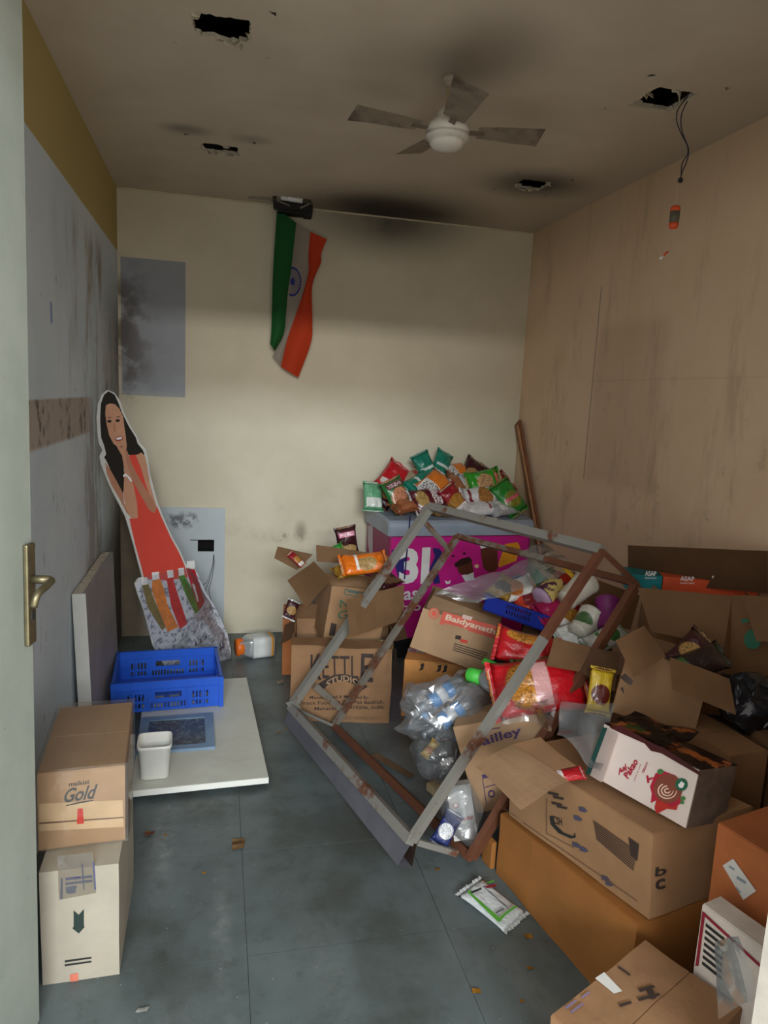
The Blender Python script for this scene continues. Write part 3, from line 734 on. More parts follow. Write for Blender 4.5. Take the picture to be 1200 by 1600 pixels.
spoly([(90, 118), (112, 108), (140, 112), (165, 138), (186, 182), (193, 240), (202, 300), (192, 340), (160, 352), (132, 332), (108, 285), (94, 225), (86, 165)], .0014, SKIN, 'face_print')
spoly([(86, 435), (112, 472), (150, 540), (182, 600), (190, 660), (222, 722), (244, 752), (206, 717), (166, 640), (120, 560), (95, 500)], .0014, SKIN2, 'arm_print')
spoly([(256, 396), (288, 380), (308, 404), (318, 450), (336, 560), (362, 650), (372, 692), (345, 650), (312, 560), (286, 470)], .0014, SKIN, 'arm_print')
spoly([(140, 330), (165, 352), (182, 350), (188, 300), (200, 300), (206, 340), (200, 385), (212, 420), (226, 480), (242, 560), (262, 660), (268, 745), (230, 748), (202, 690), (186, 620), (190, 540), (192, 480), (180, 400)], .0018, SKIN, 'forearm_print')
spoly([(196, 360), (208, 372), (228, 430), (262, 500), (302, 570), (350, 640), (370, 690), (360, 718), (330, 700), (290, 630), (250, 560), (222, 490), (204, 430)], .0022, SKIN2, 'forearm_print')
def ell(cx, cy, rx, ry, n=12, rot=0):
    return [(cx+rx*math.cos(a)*math.cos(rot)-ry*math.sin(a)*math.sin(rot), cy+rx*math.cos(a)*math.sin(rot)+ry*math.sin(a)*math.cos(rot)) for a in [2*math.pi*i/n for i in range(n)]]
for q in (ell(109, 207, 12, 8), ell(155, 203, 13, 8)): spoly(q, .0020, HAIRM, 'eye_print')
for q in ([(93, 190), (112, 182), (124, 190), (112, 187)], [(142, 186), (158, 178), (172, 186), (158, 184)]): spoly(q, .0020, HAIRM, 'brow_print')
spoly([(132, 215), (138, 215), (146, 255), (150, 262), (130, 264)], .0018, SKIN2, 'nose_print')
spoly(ell(163, 304, 23, 13, 14, -.2), .0020, mat('print_lip', (150, 60, 58), .5), 'mouth_print')
spoly(ell(163, 302, 18, 7, 14, -.2), .0024, WHI, 'teeth_print')
spoly([(184, 505), (200, 496), (226, 522), (236, 540), (226, 542), (204, 512), (186, 516)], .0028, WHI, 'bracelet_print')
PRW = NT('crumpled_printed_film', .4); n = PRW.noise(34, 4, .7); PRW.base(PRW.mix(PRW.step(n, .5, .62), lin((206, 210, 220)), lin((120, 126, 142)))); PRW = PRW.m
spoly([(292, 1080), (430, 1092), (540, 1078), (575, 1020), (600, 1055), (640, 1150), (690, 1230), (730, 1310), (765, 1390), (783, 1480), (783, 1528), (745, 1570), (560, 1595), (432, 1586), (352, 1450), (332, 1370), (302, 1260), (270, 1170), (254, 1112)], .0030, PRW, 'display_print')
for i, (pts, col) in enumerate(((([(345, 1095), (390, 1082), (412, 1140), (432, 1230), (492, 1350), (432, 1377), (380, 1250), (345, 1150)]), (224, 130, 44)), (([(425, 1082), (460, 1077), (492, 1180), (542, 1330), (500, 1362), (450, 1230)]), (200, 44, 40)), (([(490, 1062), (522, 1056), (562, 1130), (612, 1250), (587, 1277), (535, 1180)]), (76, 138, 44)), (([(532, 1022), (582, 1030), (612, 1130), (637, 1210), (607, 1257), (570, 1150)]), (186, 36, 48)), (([(285, 1110), (320, 1100), (350, 1180), (420, 1350), (400, 1368), (320, 1240)]), (128, 112, 52)))):
    spoly(pts, .0036+.0004*i, mat('print_pack_%d' % i, col, .4, var=.2, scale=30), 'drink_pack_print')
for x, y, wd_ in ((362, 1062, 20), (444, 1052, 17), (505, 1040, 16), (558, 1000, 22), (300, 1092, 16)):
    spoly([(x-wd_, y-16), (x+wd_, y-20), (x+wd_+3, y+20), (x-wd_+4, y+26)], .0056, WHI, 'bottle_cap_print')
for k, (x, y) in enumerate(((585, 1440), (612, 1425), (640, 1405), (690, 1485), (720, 1462), (735, 1448), (545, 1465), (510, 1395), (470, 1420), (620, 1330), (655, 1300))):
    s_ = 16 if k in (3, 4, 5) else (11 if k < 3 else 8)
    spoly([(x-s_*.2, y-s_), (x+s_*.5, y-s_*1.3), (x+s_*.4, y-s_*.2), (x+s_*.9, y-s_*.6), (x+s_*.7, y+s_), (x-s_*.4, y+s_*1.2), (x, y+.2*s_)], .0058, PUR if k < 6 else mat('grey_ink', (96, 98, 108), .7), 'lettering_mark')
spoly([(566, 1112), (578, 1106), (604, 1205), (596, 1210)], .0060, WHI, 'pack_lettering')
# loose clear wrap round the lower half
V, F = [], []; nU, nV = 14, 14
for j in range(nV+1):
    v = j/nV
    lx = 292+(352-292)*v - 44*math.sin(math.pi*min(1, v*1.4)) ; rx_ = 540+(800-540)*v**.8
    for i in range(nU+1):
        u = i/nU; x = lx+(rx_-lx)*u; y = 1062+(1560-1062)*v - 50*u*(1-v)
        o = .020+.030*math.sin(math.pi*u)*math.sin(math.pi*min(1, .15+v))
        p = sp_(x, y, o); V.append(p+noise.noise_vector(p*22)*.012)
for j in range(nV):
    for i in range(nU): k = j*(nU+1)+i; F.append((k, k+1, k+nU+2, k+nU+1))
part('plastic_wrap', mesh(V, F, True), clear_mat('thin_wrap', (244, 244, 246), .04, .15, .3), st_)
# black bin-like bag in the dark corner behind the crate
# ---- plastic jar lying by the back wall
jm = Matrix.Translation((.235, 4.20, .066)) @ Matrix.Rotation(R_(12), 4, 'Z') @ Matrix.Rotation(R_(90), 4, 'Y')
jar = thing('plastic_jar', 'clear plastic jar with orange lid lying by the back wall', 'jar', jm)
part('jar_body', lathe([(0, .12), (.058, .12), (.066, .112), (.066, -.030), (.060, -.050), (.050, -.066), (.046, -.072), (.046, -.095)], 40, 3), clear_mat('jar_plastic', (222, 226, 226), .35, .4, .15), jar)
part('lid', lathe([(.052, -.072), (.054, -.074), (.054, -.108), (.050, -.113), (0, -.113)], 30), mat('orange_lid', (228, 110, 30), .45, var=.06), jar)
jl = part('label', lathe([(.0672, .108), (.0672, -.020)], 40, 3), mat('jar_label', (214, 218, 216), .5, var=.05), jar)
part('label_stripe', lathe([(.0678, .104), (.0678, .090)], 40, 3), mat('jar_stripe', (214, 150, 60), .5), jl)

# ================================================================== freezer
fz = thing('chest_freezer', 'pink chest freezer with grey lid and ice cream print by back wall', 'freezer', TM((1.477, 4.335, 0), 4.0))
DIM[fz] = (.955, .50, .875)
PK = mat('pink_print', (206, 34, 140), .4, var=.06, scale=3); PKD = mat('magenta_side', (150, 30, 92), .45, var=.08)
LID = mat('grey_lid_plastic', (150, 160, 176), .4, var=.05, dirt=.2)
part('cabinet', bbox(.955, .50, .66, .012), PKD, fz, Matrix.Translation((0, 0, .125)))
part('front_print', bbox(.930, .006, .640, .002), PK, fz, Matrix.Translation((0, -.250, .135)))
part('base_grille', boxes([(-.46, .46, -.235, .235, .0, .125)]+[(-.45, .45, -.243, -.235, .02+.018*i, .028+.018*i) for i in range(5)]), mat('black_base', (24, 24, 26), .6), fz)
bm = bmesh.new()
prof = [(-.268, 0), (-.268, .058), (-.262, .078), (-.245, .092), (-.16, .104), (.16, .104), (.245, .098), (.262, .085), (.265, 0)]
L = [[bm.verts.new((x, y, z)) for y, z in prof] for x in (-.492, -.482, .482, .492)]
for k, s in ((0, .97), (3, .97)):
    for v in L[k]: v.co.y *= s; v.co.z *= (.86 if v.co.z > .01 else 1)
for a, b in zip(L, L[1:]):
    for i in range(len(prof)-1): bm.faces.new((a[i], a[i+1], b[i+1], b[i]))
    bm.faces.new((a[-1], a[0], b[0], b[-1]))
bm.faces.new(L[0]); bm.faces.new(L[-1][::-1])
part('lid', frombm(bm), LID, fz, Matrix.Translation((0, 0, .785)))
DIM[fz] = (.955, .506, .875)
def Z1(x, y): return (560+x/4, 690+y/4)
def zp(L): return [Z1(*p) for p in L]
E_ = .001
tx(fz, 'front', '3', Z1(252, 890), Z1(372, 884), Z1(256, 668), WHI, .05, .004)
pr(fz, 'front', zp([(398, 662), (450, 660), (436, 884), (386, 888)]), WHI, 'lettering', .004)
pr(fz, 'front', zp([(205, 678), (262, 668), (300, 740), (262, 900), (235, 800)]), NVY, 'letter_shadow', .0025)
pr(fz, 'front', zp([(462, 664), (505, 668), (530, 700), (522, 742), (490, 778), (512, 884), (472, 890), (440, 800), (478, 720)]), NVY, 'letter_shadow', .0025)
tx(fz, 'front', 'as', Z1(282, 992), Z1(372, 985), Z1(284, 935), WHI, .02, .003)
tx(fz, 'front', 'blo', Z1(270, 1062), Z1(388, 1054), Z1(274, 1010), WHI, .02, .003)
CH = mat('chocolate_print', (98, 50, 34), .45); MG = mat('mango_print', (236, 160, 40), .45); CHD = mat('dark_choc_print', (48, 26, 24), .45)
pr(fz, 'front', zp([(762, 648), (790, 628), (846, 640), (868, 660), (872, 790), (850, 812), (810, 815), (780, 790), (766, 720)]), CH, 'ice_lolly_print', .003)
pr(fz, 'front', zp([(755, 640), (775, 626), (800, 640), (795, 662), (765, 668)]), WHI, 'bite_print', .0034)
pr(fz, 'front', zp([(915, 640), (995, 628), (1010, 660), (985, 745), (880, 786), (872, 770)]), MG, 'ice_lolly_print', .003)
pr(fz, 'front', zp([(606, 760), (640, 735), (690, 722), (708, 745), (718, 815), (680, 832), (630, 826)]), CH, 'choc_cone_print', .003)
pr(fz, 'front', zp([(598, 762), (640, 732), (690, 718), (712, 742), (690, 760), (640, 776), (605, 784)]), CHD, 'choc_top_print', .0034)
pr(fz, 'front', zp([(645, 836), (718, 814), (724, 862), (668, 874)]), WHI, 'cone_wrap_print', .003)
for q in ([(538, 866), (560, 876), (575, 862), (572, 886), (548, 890)], ): pr(fz, 'front', zp(q), WHI, 'splash_print', .003)
for x, y in ((715, 628), (735, 612), (590, 715), (660, 700), (840, 640)): pr(fz, 'front', zp([(x-10, y-4), (x+8, y-8), (x+12, y+4), (x-6, y+6)]), CHD, 'chip_print', .003)
pr(fz, 'front', zp(ell(738, 778, 14, 12)), mat('cream_print', (240, 214, 170), .5), 'chip_print', .003)
pr(fz, 'left', zp([(62, 525), (92, 520), (92, 690), (72, 700), (62, 640)]), mat('side_white_print', (196, 180, 190), .5), 'lettering', .002)
pr(fz, 'left', zp([(140, 505), (165, 500), (168, 552), (142, 556)]), mat('sticker_white', (214, 206, 206), .5), 'sticker', .002)
part('strap', sheet([WM[fz].inverted() @ aty(640, 806, 4.04), WM[fz].inverted() @ aty(642, 806, 4.04), WM[fz].inverted() @ aty(633, 905, 4.04), WM[fz].inverted() @ aty(631, 905, 4.04)], 2, 6, .001, 9, .002), NVY, fz)

# ================================================================== snack packets
FOILE = mat('foil_seal', (196, 198, 200), .3, .3)
def pk_mat(name, basec, food=None, band=None, bandpos=(.70, .92), foodpos=(.5, .42, .40, .26), blot=None):
    if name in _mc: return _mc[name]
    t = NT(name, .28); X, Y, Z = t.xyz('Generated'); n = t.noise(9, 4, .6, 'Generated'); n2 = t.noise(26, 4, .7, 'Generated')
    c = t.mix(t.step(n, .3, .7), tuple(v*.8 for v in lin(basec)[:3])+(1,), lin(basec))
    if food:
        f = t.mix(t.step(n2, .42, .6), lin(food), tuple(v*.35 for v in lin(food)[:3])+(1,))
        a, b, ra, rb = foodpos
        c = t.mix(t.blob(X, a, ra, Z, b, rb, .86), c, f)
    if band: c = t.mix(t.rect(X, .14, .86, Z, bandpos[0], bandpos[1], .012), c, lin(band))
    if band and blot: c = t.mix(t.mul(t.rect(X, .2, .8, Z, bandpos[0]+.03, bandpos[1]-.03, .01), t.step(t.noise(30, 2, .5, 'Generated', (1, 1, .4)), .5, .54)), c, lin(blot))
    t.base(c); t.b.inputs['Coat Weight'].default_value = .3; t.b.inputs['Coat Roughness'].default_value = .12
    t.bump(t.noise(7, 4, .6, 'Generated'), .35, .02)
    _mc[name] = t.m; return t.m
_pk = {}
def pk_mesh(w, h, tk, seed):
    key = (round(w, 3), round(h, 3), round(tk, 3), seed)
    if key in _pk: return _pk[key]
    nx, ny = 12, 14; so = Vector((seed*2.3, seed*1.1, seed*.7)); V, F = [], []; wz = 1.0
    def P(i, j, s):
        a, b = 2*i/nx-1, 2*j/ny-1
        T = tk/2*max(0, 1-abs(a)**2.6)**.6*max(0, 1-abs(b)**3.2)**.65
        x = a*w/2*(1-.10*(1-abs(b)**4)); z = b*h/2*.90
        wr = noise.noise(Vector((x*38, z*26, s*2))+so)*tk*.22*(1-abs(a)**6)*(.5+abs(b))
        bend = .10*tk*math.sin(b*2+seed)
        return (x, s*T-(wr if T > 1e-5 else 0)+bend, z)
    for s in (-1, 1):
        for j in range(ny+1):
            for i in range(nx+1): V.append(P(i, j, s))
    o = (nx+1)*(ny+1)
    for j in range(ny):
        for i in range(nx):
            k = j*(nx+1)+i; F.append((k, k+1, k+nx+2, k+nx+1)); F.append((o+k, o+k+nx+1, o+k+nx+2, o+k+1))
    bm = bmesh.new(); vv = [bm.verts.new(v) for v in V]
    for f in F: bm.faces.new([vv[i] for i in f])
    bmesh.ops.remove_doubles(bm, verts=bm.verts[:], dist=1e-4)
    body = frombm(bm, True)
    seals = []
    for e in (-1, 1):
        V, F = [], []; m_ = 24; bend = .10*tk*math.sin(e*2+seed)
        for r in range(3):
            for i in range(m_+1):
                a = 2*i/m_-1; z = e*(h/2*.895+h*.05*r/2) + (e*.004*(i % 2) if r == 2 else 0)
                V.append((a*w/2*(1+.02*r), bend+.0025*math.sin(i*2.1)+tk*.12*noise.noise(Vector((a*2.5, r*.6, seed+e)))*r, z))
        for r in range(2):
            for i in range(m_): k = r*(m_+1)+i; F.append((k, k+1, k+m_+2, k+m_+1))
        seals.append(mesh(V, F, True))
    _pk[key] = (body, seals); return _pk[key]
def packet(label, pos, yaw, pitch, roll, size, m, seal=None, cat='snack packet', group=None, seed=1, name='snack_packet'):
    """pitch 0 stands upright facing the door, 90 lies on its back; roll turns it in its own plane"""
    M = Matrix.Translation(pos) @ Matrix.Rotation(R_(yaw), 4, 'Z') @ Matrix.Rotation(R_(-pitch), 4, 'X') @ Matrix.Rotation(R_(roll), 4, 'Y')
    r = thing(name, label, cat, M, group)
    body, seals = pk_mesh(*size, seed)
    part('body', body.copy(), m, r)
    for s in seals: part('end_seal', s.copy(), seal or m, r)
    return r
G_ = 'snack packets heaped on the freezer lid'
m_mint = pk_mat('mint_wrapper', (108, 176, 132), None, (222, 226, 220), (.1, .45))
m_teal = pk_mat('teal_wrapper', (20, 126, 104), None, (206, 214, 212), (.40, .50))
m_green = pk_mat('green_wrapper', (52, 158, 40), (216, 168, 120), (206, 60, 50), (.78, .90), (.5, .45, .36, .26), (240, 240, 236))
m_green2 = pk_mat('plain_green_wrapper', (38, 138, 48), (150, 150, 50), (206, 96, 110), (.40, .50))
m_mar = pk_mat('maroon_wrapper', (92, 22, 34), (206, 168, 104), (222, 214, 214), (.62, .90), (.5, .28, .36, .2), (92, 22, 34))
m_mar2 = pk_mat('dark_maroon_wrapper', (64, 20, 30), (190, 150, 92), None)
m_red = pk_mat('red_wrapper', (190, 26, 38), None, (216, 206, 200), (.10, .28))
m_redd = pk_mat('deep_red_wrapper', (150, 22, 36), (198, 140, 60), (226, 220, 216), (.0, .22))
m_white = pk_mat('white_wrapper', (222, 220, 222), (186, 128, 66), (120, 24, 40), (.10, .18), (.5, .55, .42, .22))
m_white2 = pk_mat('plain_white_wrapper', (222, 220, 224), None, (150, 60, 80), (.70, .78))
m_silver = pk_mat('silver_wrapper', (178, 180, 184), None, (222, 222, 224), (.3, .6))
m_brown = pk_mat('brown_wrapper', (136, 76, 44), None, (160, 98, 62), (.2, .8))
m_orange = pk_mat('orange_wrapper', (224, 124, 40), None, (228, 226, 224), (.0, .40), blot=(60, 60, 60))
m_beige = pk_mat('beige_wrapper', (170, 156, 128), None, (150, 70, 60), (.6, .8))
m_nood = pk_mat('noodle_wrapper', (40, 120, 62), (226, 152, 116), (110, 30, 50), (.74, .92), (.5, .42, .42, .32), (235, 225, 225))
m_gold = pk_mat('gold_wrapper', (160, 120, 40), (70, 40, 30), None)
S1, S2, S3 = (.175, .235, .075), (.15, .20, .07), (.20, .26, .085)
pile = [
 ('mint green packet at the left end of the freezer heap', (583, 776), 4.30, 10, 20, 5, (.14, .19, .05), m_mint),
 ('red packet leaning near the left top of the freezer heap', (614, 747), 4.38, 10, 30, 42, S1, m_red),
 ('packet with noodle picture and green trim at left of freezer heap', (622, 775), 4.22, 15, 30, -22, S1, m_nood),
 ('beige packet half buried below the two teal packets', (645, 752), 4.40, 10, 35, 60, S2, m_beige),
 ('teal packet standing up as left peak of freezer heap', (664, 730), 4.44, 10, 10, -24, (.14, .20, .065), m_teal),
 ('teal packet standing up as right peak of freezer heap', (690, 727), 4.46, 20, 15, 28, (.14, .20, .065), m_teal),
 ('teal packet lying slantwise below the two peaks', (658, 757), 4.32, 10, 45, 60, S1, m_teal),
 ('orange packet with white strip across middle of freezer heap', (679, 757), 4.27, 10, 45, 55, S1, m_orange),
 ('small orange packet lying flat at top of freezer heap', (712, 737), 4.48, 10, 60, 80, S2, m_orange),
 ('plain brown packet in the middle of the freezer heap', (712, 760), 4.34, 15, 45, 30, S1, m_brown),
 ('dark maroon packet behind the green noodle packet', (738, 742), 4.46, 10, 25, 35, S1, m_mar2),
 ('silver packet squeezed between brown and green packets', (729, 764), 4.34, 10, 30, 15, S2, m_silver),
 ('bright green packet with noodle picture at right of freezer heap', (757, 756), 4.33, 10, 20, 80, S3, m_green),
 ('white packet with food picture under the green noodle packet', (752, 781), 4.22, 5, 35, 85, S3, m_white),
 ('green packet hanging at the right end of freezer heap', (795, 778), 4.20, 10, 28, -28, (.18, .25, .07), m_green2),
 ('maroon packet with white label at front of freezer heap', (668, 780), 4.18, 5, 35, 75, S1, m_mar),
 ('deep red packet standing on a corner in front of brown packet', (709, 780), 4.19, 10, 20, -35, S2, m_redd),
 ('plain white packet lying lowest at front of freezer heap', (748, 793), 4.16, 5, 70, 85, S1, m_white2),
 ('brown packet lying lowest at left front of freezer heap', (634, 791), 4.17, 5, 70, 80, S2, m_brown),
 ('silver white packet under the green packet at right end', (780, 795), 4.17, 5, 72, 70, S1, m_silver),
 ('gold packet lying lowest at middle front of freezer heap', (692, 795), 4.15, 5, 74, 90, S2, m_gold),
 ('dark maroon packet behind the mint green packet', (604, 770), 4.42, 10, 40, 50, S1, m_mar2),
 ('deep red packet peeking out at right back of freezer heap', (778, 762), 4.45, 10, 30, 60, S1, m_redd),
]
for k, (lb, (px, py), y, yw_, pt_, rl, sz, m) in enumerate(pile):
    packet(lb, aty(px, py, y), yw_, pt_, rl, sz, m, FOILE if k % 4 == 3 else None, group=G_, seed=k % 5+1)
# ================================================================== boxes in front of the freezer
kb = carton('chips_box', 'large brown Kettle Studio carton standing open on the floor', (.634, 3.400, 0), (-10, 0, 0), (.495, .30, .43), KI, amp=.008, seed=6, open_top=True)
for sd, ln, an in (('front', .06, 200), ('left', .07, 215), ('right', .07, 165), ('back', .08, 100)): flap(kb, sd, ln, an, KI, len(sd), amp=.006)
INK = mat('faded_black_ink', (58, 46, 42), .75)
def Z2(x, y): return (420+x/4.615, 810+y/4.615)
tx(kb, 'front', 'K', Z2(300, 1175), Z2(380, 1170), Z2(302, 975), INK, .01, .004)
tx(kb, 'front', 'ETTL', Z2(385, 1160), Z2(640, 1160), Z2(388, 985), INK, .0, .004)
tx(kb, 'front', 'E', Z2(655, 1178), Z2(748, 1180), Z2(665, 968), INK, .01, .004)
V = [Z2(340+370*i/12, 1238-112*math.sin(math.pi*(.08+.84*i/12))) for i in range(13)]+[Z2(665-280*i/12, 1270-92*math.sin(math.pi*(.12+.76*i/12))) for i in range(13)]
pr(kb, 'front', V, INK, 'arch_print', .0038)
tx(kb, 'front', 'STUDIO', Z2(412, 1222), Z2(650, 1214), Z2(412, 1178), KL, .02, .010, arch=.95)
tx(kb, 'front', 'Manufactured & Marketed By:', Z2(300, 1306), Z2(720, 1300), Z2(300, 1278), INK, .01, .004)
tx(kb, 'front', 'Snack Foods, # 7-C, Pali Baidruk,', Z2(240, 1346), Z2(830, 1330), Z2(240, 1318), INK, .01, .004)
tx(kb, 'front', 'Maharashtra-410206, India', Z2(330, 1384), Z2(830, 1366), Z2(330, 1356), INK, .01, .004)
tx(kb, 'front', 'KETTLE STUDIO BRAND PACK', Z2(400, 1452), Z2(800, 1444), Z2(400, 1428), mat('faint_ink', (110, 84, 66), .8), .0, .004)
pr(kb, 'front', [Z2(790, 870), Z2(828, 868), Z2(828, 910), Z2(790, 912)], mat('faint_green_ink', (110, 118, 84), .8), 'green_mark', .004)
pr(kb, 'right', [Z2(898, 940), Z2(915, 935), Z2(918, 1120), Z2(902, 1130)], INK, 'side_print', .004)

ob = carton('snack_box', 'open brown carton with green G mark sitting inside the Kettle Studio carton', (.665, 3.50, .37), (4, 0, 7), (.30, .27, .285), KR, amp=.004, seed=7, open_top=True)
def q2(L): return [(*Z2(x, y), d) for x, y, d in L]
flapq(ob, q2([(455, 440, 3.42), (325, 310, 3.62), (135, 450, 3.50), (272, 645, 3.32)]), KR, 2, .004, crease=.004)
flapq(ob, q2([(320, 262, 3.70), (65, 205, 3.74), (40, 290, 3.72), (205, 372, 3.66)]), KR, 3, .004)
flapq(ob, q2([(345, 310, 3.66), (860, 350, 3.66), (862, 265, 3.70), (340, 190, 3.70)]), KR, 4, .004)
flapq(ob, q2([(560, 592, 3.22), (972, 478, 3.50), (972, 730, 3.48), (580, 862, 3.18)]), KR, 5, .003, crease=-.006)
flapq(ob, q2([(710, 460, 3.40), (920, 470, 3.36), (960, 452, 3.40), (760, 380, 3.55)]), KR, 6, .004)
tx(ob, 'front', 'G', Z2(498, 728), Z2(572, 722), Z2(498, 668), mat('faded_green_ink', (58, 104, 78), .8), .0, .003)
tx(ob, 'front', 'N', Z2(510, 645), Z2(575, 640), Z2(512, 585), mat('faded_green_ink', (58, 104, 78), .8), .0, .003)
for a in ([(548, 505), (685, 532), (682, 540), (546, 514)], [(548, 505), (554, 506), (548, 548), (542, 546)], [(545, 540), (640, 556), (638, 562), (543, 547)], [(570, 515), (650, 530), (648, 545), (568, 530)]): pr(ob, 'front', [Z2(*p) for p in a], mat('faded_teal_ink', (76, 96, 86), .8), 'mark_print', .003)
pr(ob, 'front', [Z2(*p) for p in ((450, 750), (490, 762), (475, 850), (432, 842))], INK, 'mark_print', .003)
pr(ob, 'left', [Z2(*p) for p in ((262, 655), (288, 645), (258, 800), (234, 790))], mat('blue_tape', (110, 116, 150), .4), 'tape', .003)
packet('orange spiral-snack packet lying in the open snack box', atd(569, 880, 3.46), 0, 52, 84, (.13, .24, .06), pk_mat('orange_snack_wrapper', (236, 120, 28), (196, 160, 104), (236, 232, 226), (.28, .34), (.62, .52, .30, .26)), seed=2)
packet('dark brown packet with pink label standing behind the open snack box', atd(542, 846, 3.95), 8, 8, -10, (.13, .17, .05), pk_mat('dark_brown_wrapper', (62, 24, 30), (204, 168, 110), (222, 130, 160), (.68, .86), (.5, .22, .4, .18), (250, 240, 244)), seed=3)
packet('dark red packet caught under the back left flap of the snack box', atd(463, 874, 3.64), 10, 40, -40, (.045, .10, .02), m_redd, seed=4)
packet('striped brown packet inside the snack box under the orange packet', atd(543, 893, 3.55), 10, 72, 80, (.10, .15, .05), m_gold, seed=5)
packet('brown and green packet filling the right side of the snack box', atd(604, 908, 3.58), 0, 75, 60, (.11, .15, .05), m_mar2, seed=1)
packet('silver and maroon packet in the dark gap left of the snack box', atd(455, 953, 3.56), 20, 30, 30, (.07, .10, .04), m_mar2, FOILE, seed=2)
packet('green-tipped packet behind the back flap of snack box', atd(522, 862, 3.80), 10, 30, 70, (.07, .12, .04), m_green2, seed=2)
sb = carton('side_carton', 'narrow orange-brown carton half hidden behind the Kettle Studio carton', (.50, 4.02, 0), (-6, 0, 0), (.22, .30, .33), mat('orange_brown_card', (184, 112, 62), .7, dirt=.3), amp=.003, seed=8)

# ================================================================== bent metal frame
fr = thing('metal_frame', 'twisted rectangular metal frame of grey and rusty tubes leaning over the boxes', 'frame', Matrix.Translation((.75, 2.6, 0)))
ifr = WM[fr].inverted()
def rusty(name, col, amount):
    t = NT(name, .5, .2); n = t.noise(7, 7, .7); n2 = t.noise(30, 5, .6)
    c = t.mix(n2, tuple(v*.85 for v in lin(col)[:3])+(1,), lin(col))
    c = t.mix(t.step(n, .62-amount*.5, .70-amount*.4), c, t.mix(n2, lin((86, 54, 40)), lin((128, 80, 58))))
    t.base(c); t.bump(n2, .2, .004); return t.m
TG = rusty('grey_tube_paint', (140, 138, 131), .16); TH = rusty('half_rusted_tube', (134, 128, 118), .34); TR = rusty('rusted_tube', (120, 84, 66), .75)
A_, B_, C_, D_ = atd(672, 792, 3.30), atd(940, 860, 2.51), atd(455, 1104, 3.30), atd(643, 1313, 2.32)
A2, B2, C2, D2 = atd(715, 838, 3.39), atd(995, 912, 2.63), atd(522, 1134, 3.425), atd(736, 1340, 2.445)
nn = (B_-A_).cross(C_-A_).normalized()
tw = .034
mid = B_.lerp(D_, .32); mid2 = A2.lerp(B2, .55)
part('tube', bar(A_, C_, tw, tw, nn, ifr), TG, fr); part('tube', bar(A_, B_, tw*1.05, tw, nn, ifr), TG, fr)
part('tube', bar(B_, mid, tw*.8, tw*.8, nn, ifr), TR, fr, None, 'rusted upper length of the near tube'); part('tube', bar(mid, D_, tw*.8, tw*.8, nn, ifr), TG, fr)
part('tube', bar(C_, D_, tw, tw, nn, ifr), TG, fr)
part('tube', bar(A2, C2, tw*.75, tw*.75, nn, ifr), TH, fr); part('tube', bar(A2, mid2, tw*.7, tw*.7, nn, ifr), TH, fr); part('tube', bar(mid2, B2, tw*.7, tw*.7, nn, ifr), TR, fr)
part('tube', bar(B2, D2, tw*1.05, tw*.8, nn, ifr), TR, fr, None, 'fully rusted tube'); part('tube', bar(C2, D2, tw*.7, tw*.9, nn, ifr), TR, fr)
part('cross_bar', bar(A_.lerp(C_, .06), A2.lerp(C2, .07), .022, .016, nn, ifr), TH, fr)
part('cross_bar', bar(atd(493, 1072, 3.32), atd(531, 1106, 3.43), .030, .010, nn, ifr), TH, fr)
part('cross_bar', bar(B_, B2, .022, .016, nn, ifr), TR, fr)
part('cross_bar', bar(D_.lerp(D2, .10), D_.lerp(D2, .75), .020, .012, (0, 0, 1), ifr), TG, fr)
part('cross_bar', bar(C_.lerp(C2, .05), C_.lerp(C2, .95), .018, .012, nn, ifr), TG, fr)
part('corner_plate', sheet([atd(446, 1098, 3.28), atd(462, 1094, 3.28), atd(484, 1128, 3.26), atd(470, 1130, 3.26)], 4, 4, .003, 14, .004, 2, ifr), TG, fr)
# grey sheet-metal channel under the lower tube
GM = mat('grey_painted_sheet', (136, 136, 146), .5, dirt=.25, scale=6, dirtcol=(100, 90, 84))
e0, e1, e2, e3 = atd(453, 1116, 3.31), atd(470, 1112, 3.32), atd(640, 1302, 2.345), atd(625, 1318, 2.33)
part('channel_face', sheet([C_+Vector((-.012, 0, -.014)), D_+Vector((-.006, -.004, -.014)), D_+Vector((-.040, .010, -.095)), C_+Vector((-.030, .02, -.085))], 10, 3, .0012, 6, .004, 1, ifr), GM, fr)
part('channel_base', sheet([C_+Vector((-.030, .02, -.085)), D_+Vector((-.040, .010, -.095)), D_+Vector((.010, .010, -.105)), C_+Vector((.020, .02, -.095))], 10, 2, .001, 6, .004, 2, ifr), GM, fr)
part('channel_back', sheet([C_+Vector((.020, .02, -.095)), D_+Vector((.010, .010, -.105)), D_+Vector((.018, 0, -.016)), C_+Vector((.014, 0, -.016))], 10, 2, .001, 6, .004, 3, ifr), mat('dark_rust_sheet', (70, 52, 42), .8), fr)
CHIP = mat('peeled_paper', (196, 178, 150), .8)
part('peeled_scrap', sheet([atd(528, 1190, 2.92), atd(540, 1186, 2.90), atd(560, 1212, 2.82), atd(546, 1206, 2.84)], 4, 3, .004, 20, .003, 3, ifr), CHIP, fr)
part('peeled_scrap', sheet([atd(588, 1258, 2.57), atd(596, 1254, 2.57), atd(622, 1278, 2.47), atd(606, 1272, 2.50)], 4, 3, .004, 20, .003, 5, ifr), mat('peeled_paint', (190, 186, 180), .8), fr)
# pale strip of wood lying behind the frame
ws = tag(link('wood_strip', sheet([atz(576, 1180, .01), atz(590, 1176, .012), atz(648, 1210, .01), atz(640, 1216, .008)], 8, 3, .003, 12, .008, 6), mat('split_wood', (140, 112, 86), .8, dirt=.5)), 'split pale wood strip lying on floor inside the metal frame', 'wood strip')

# ================================================================== right-hand pile
def Z3(x, y): return (620+x/5, 860+y/5)
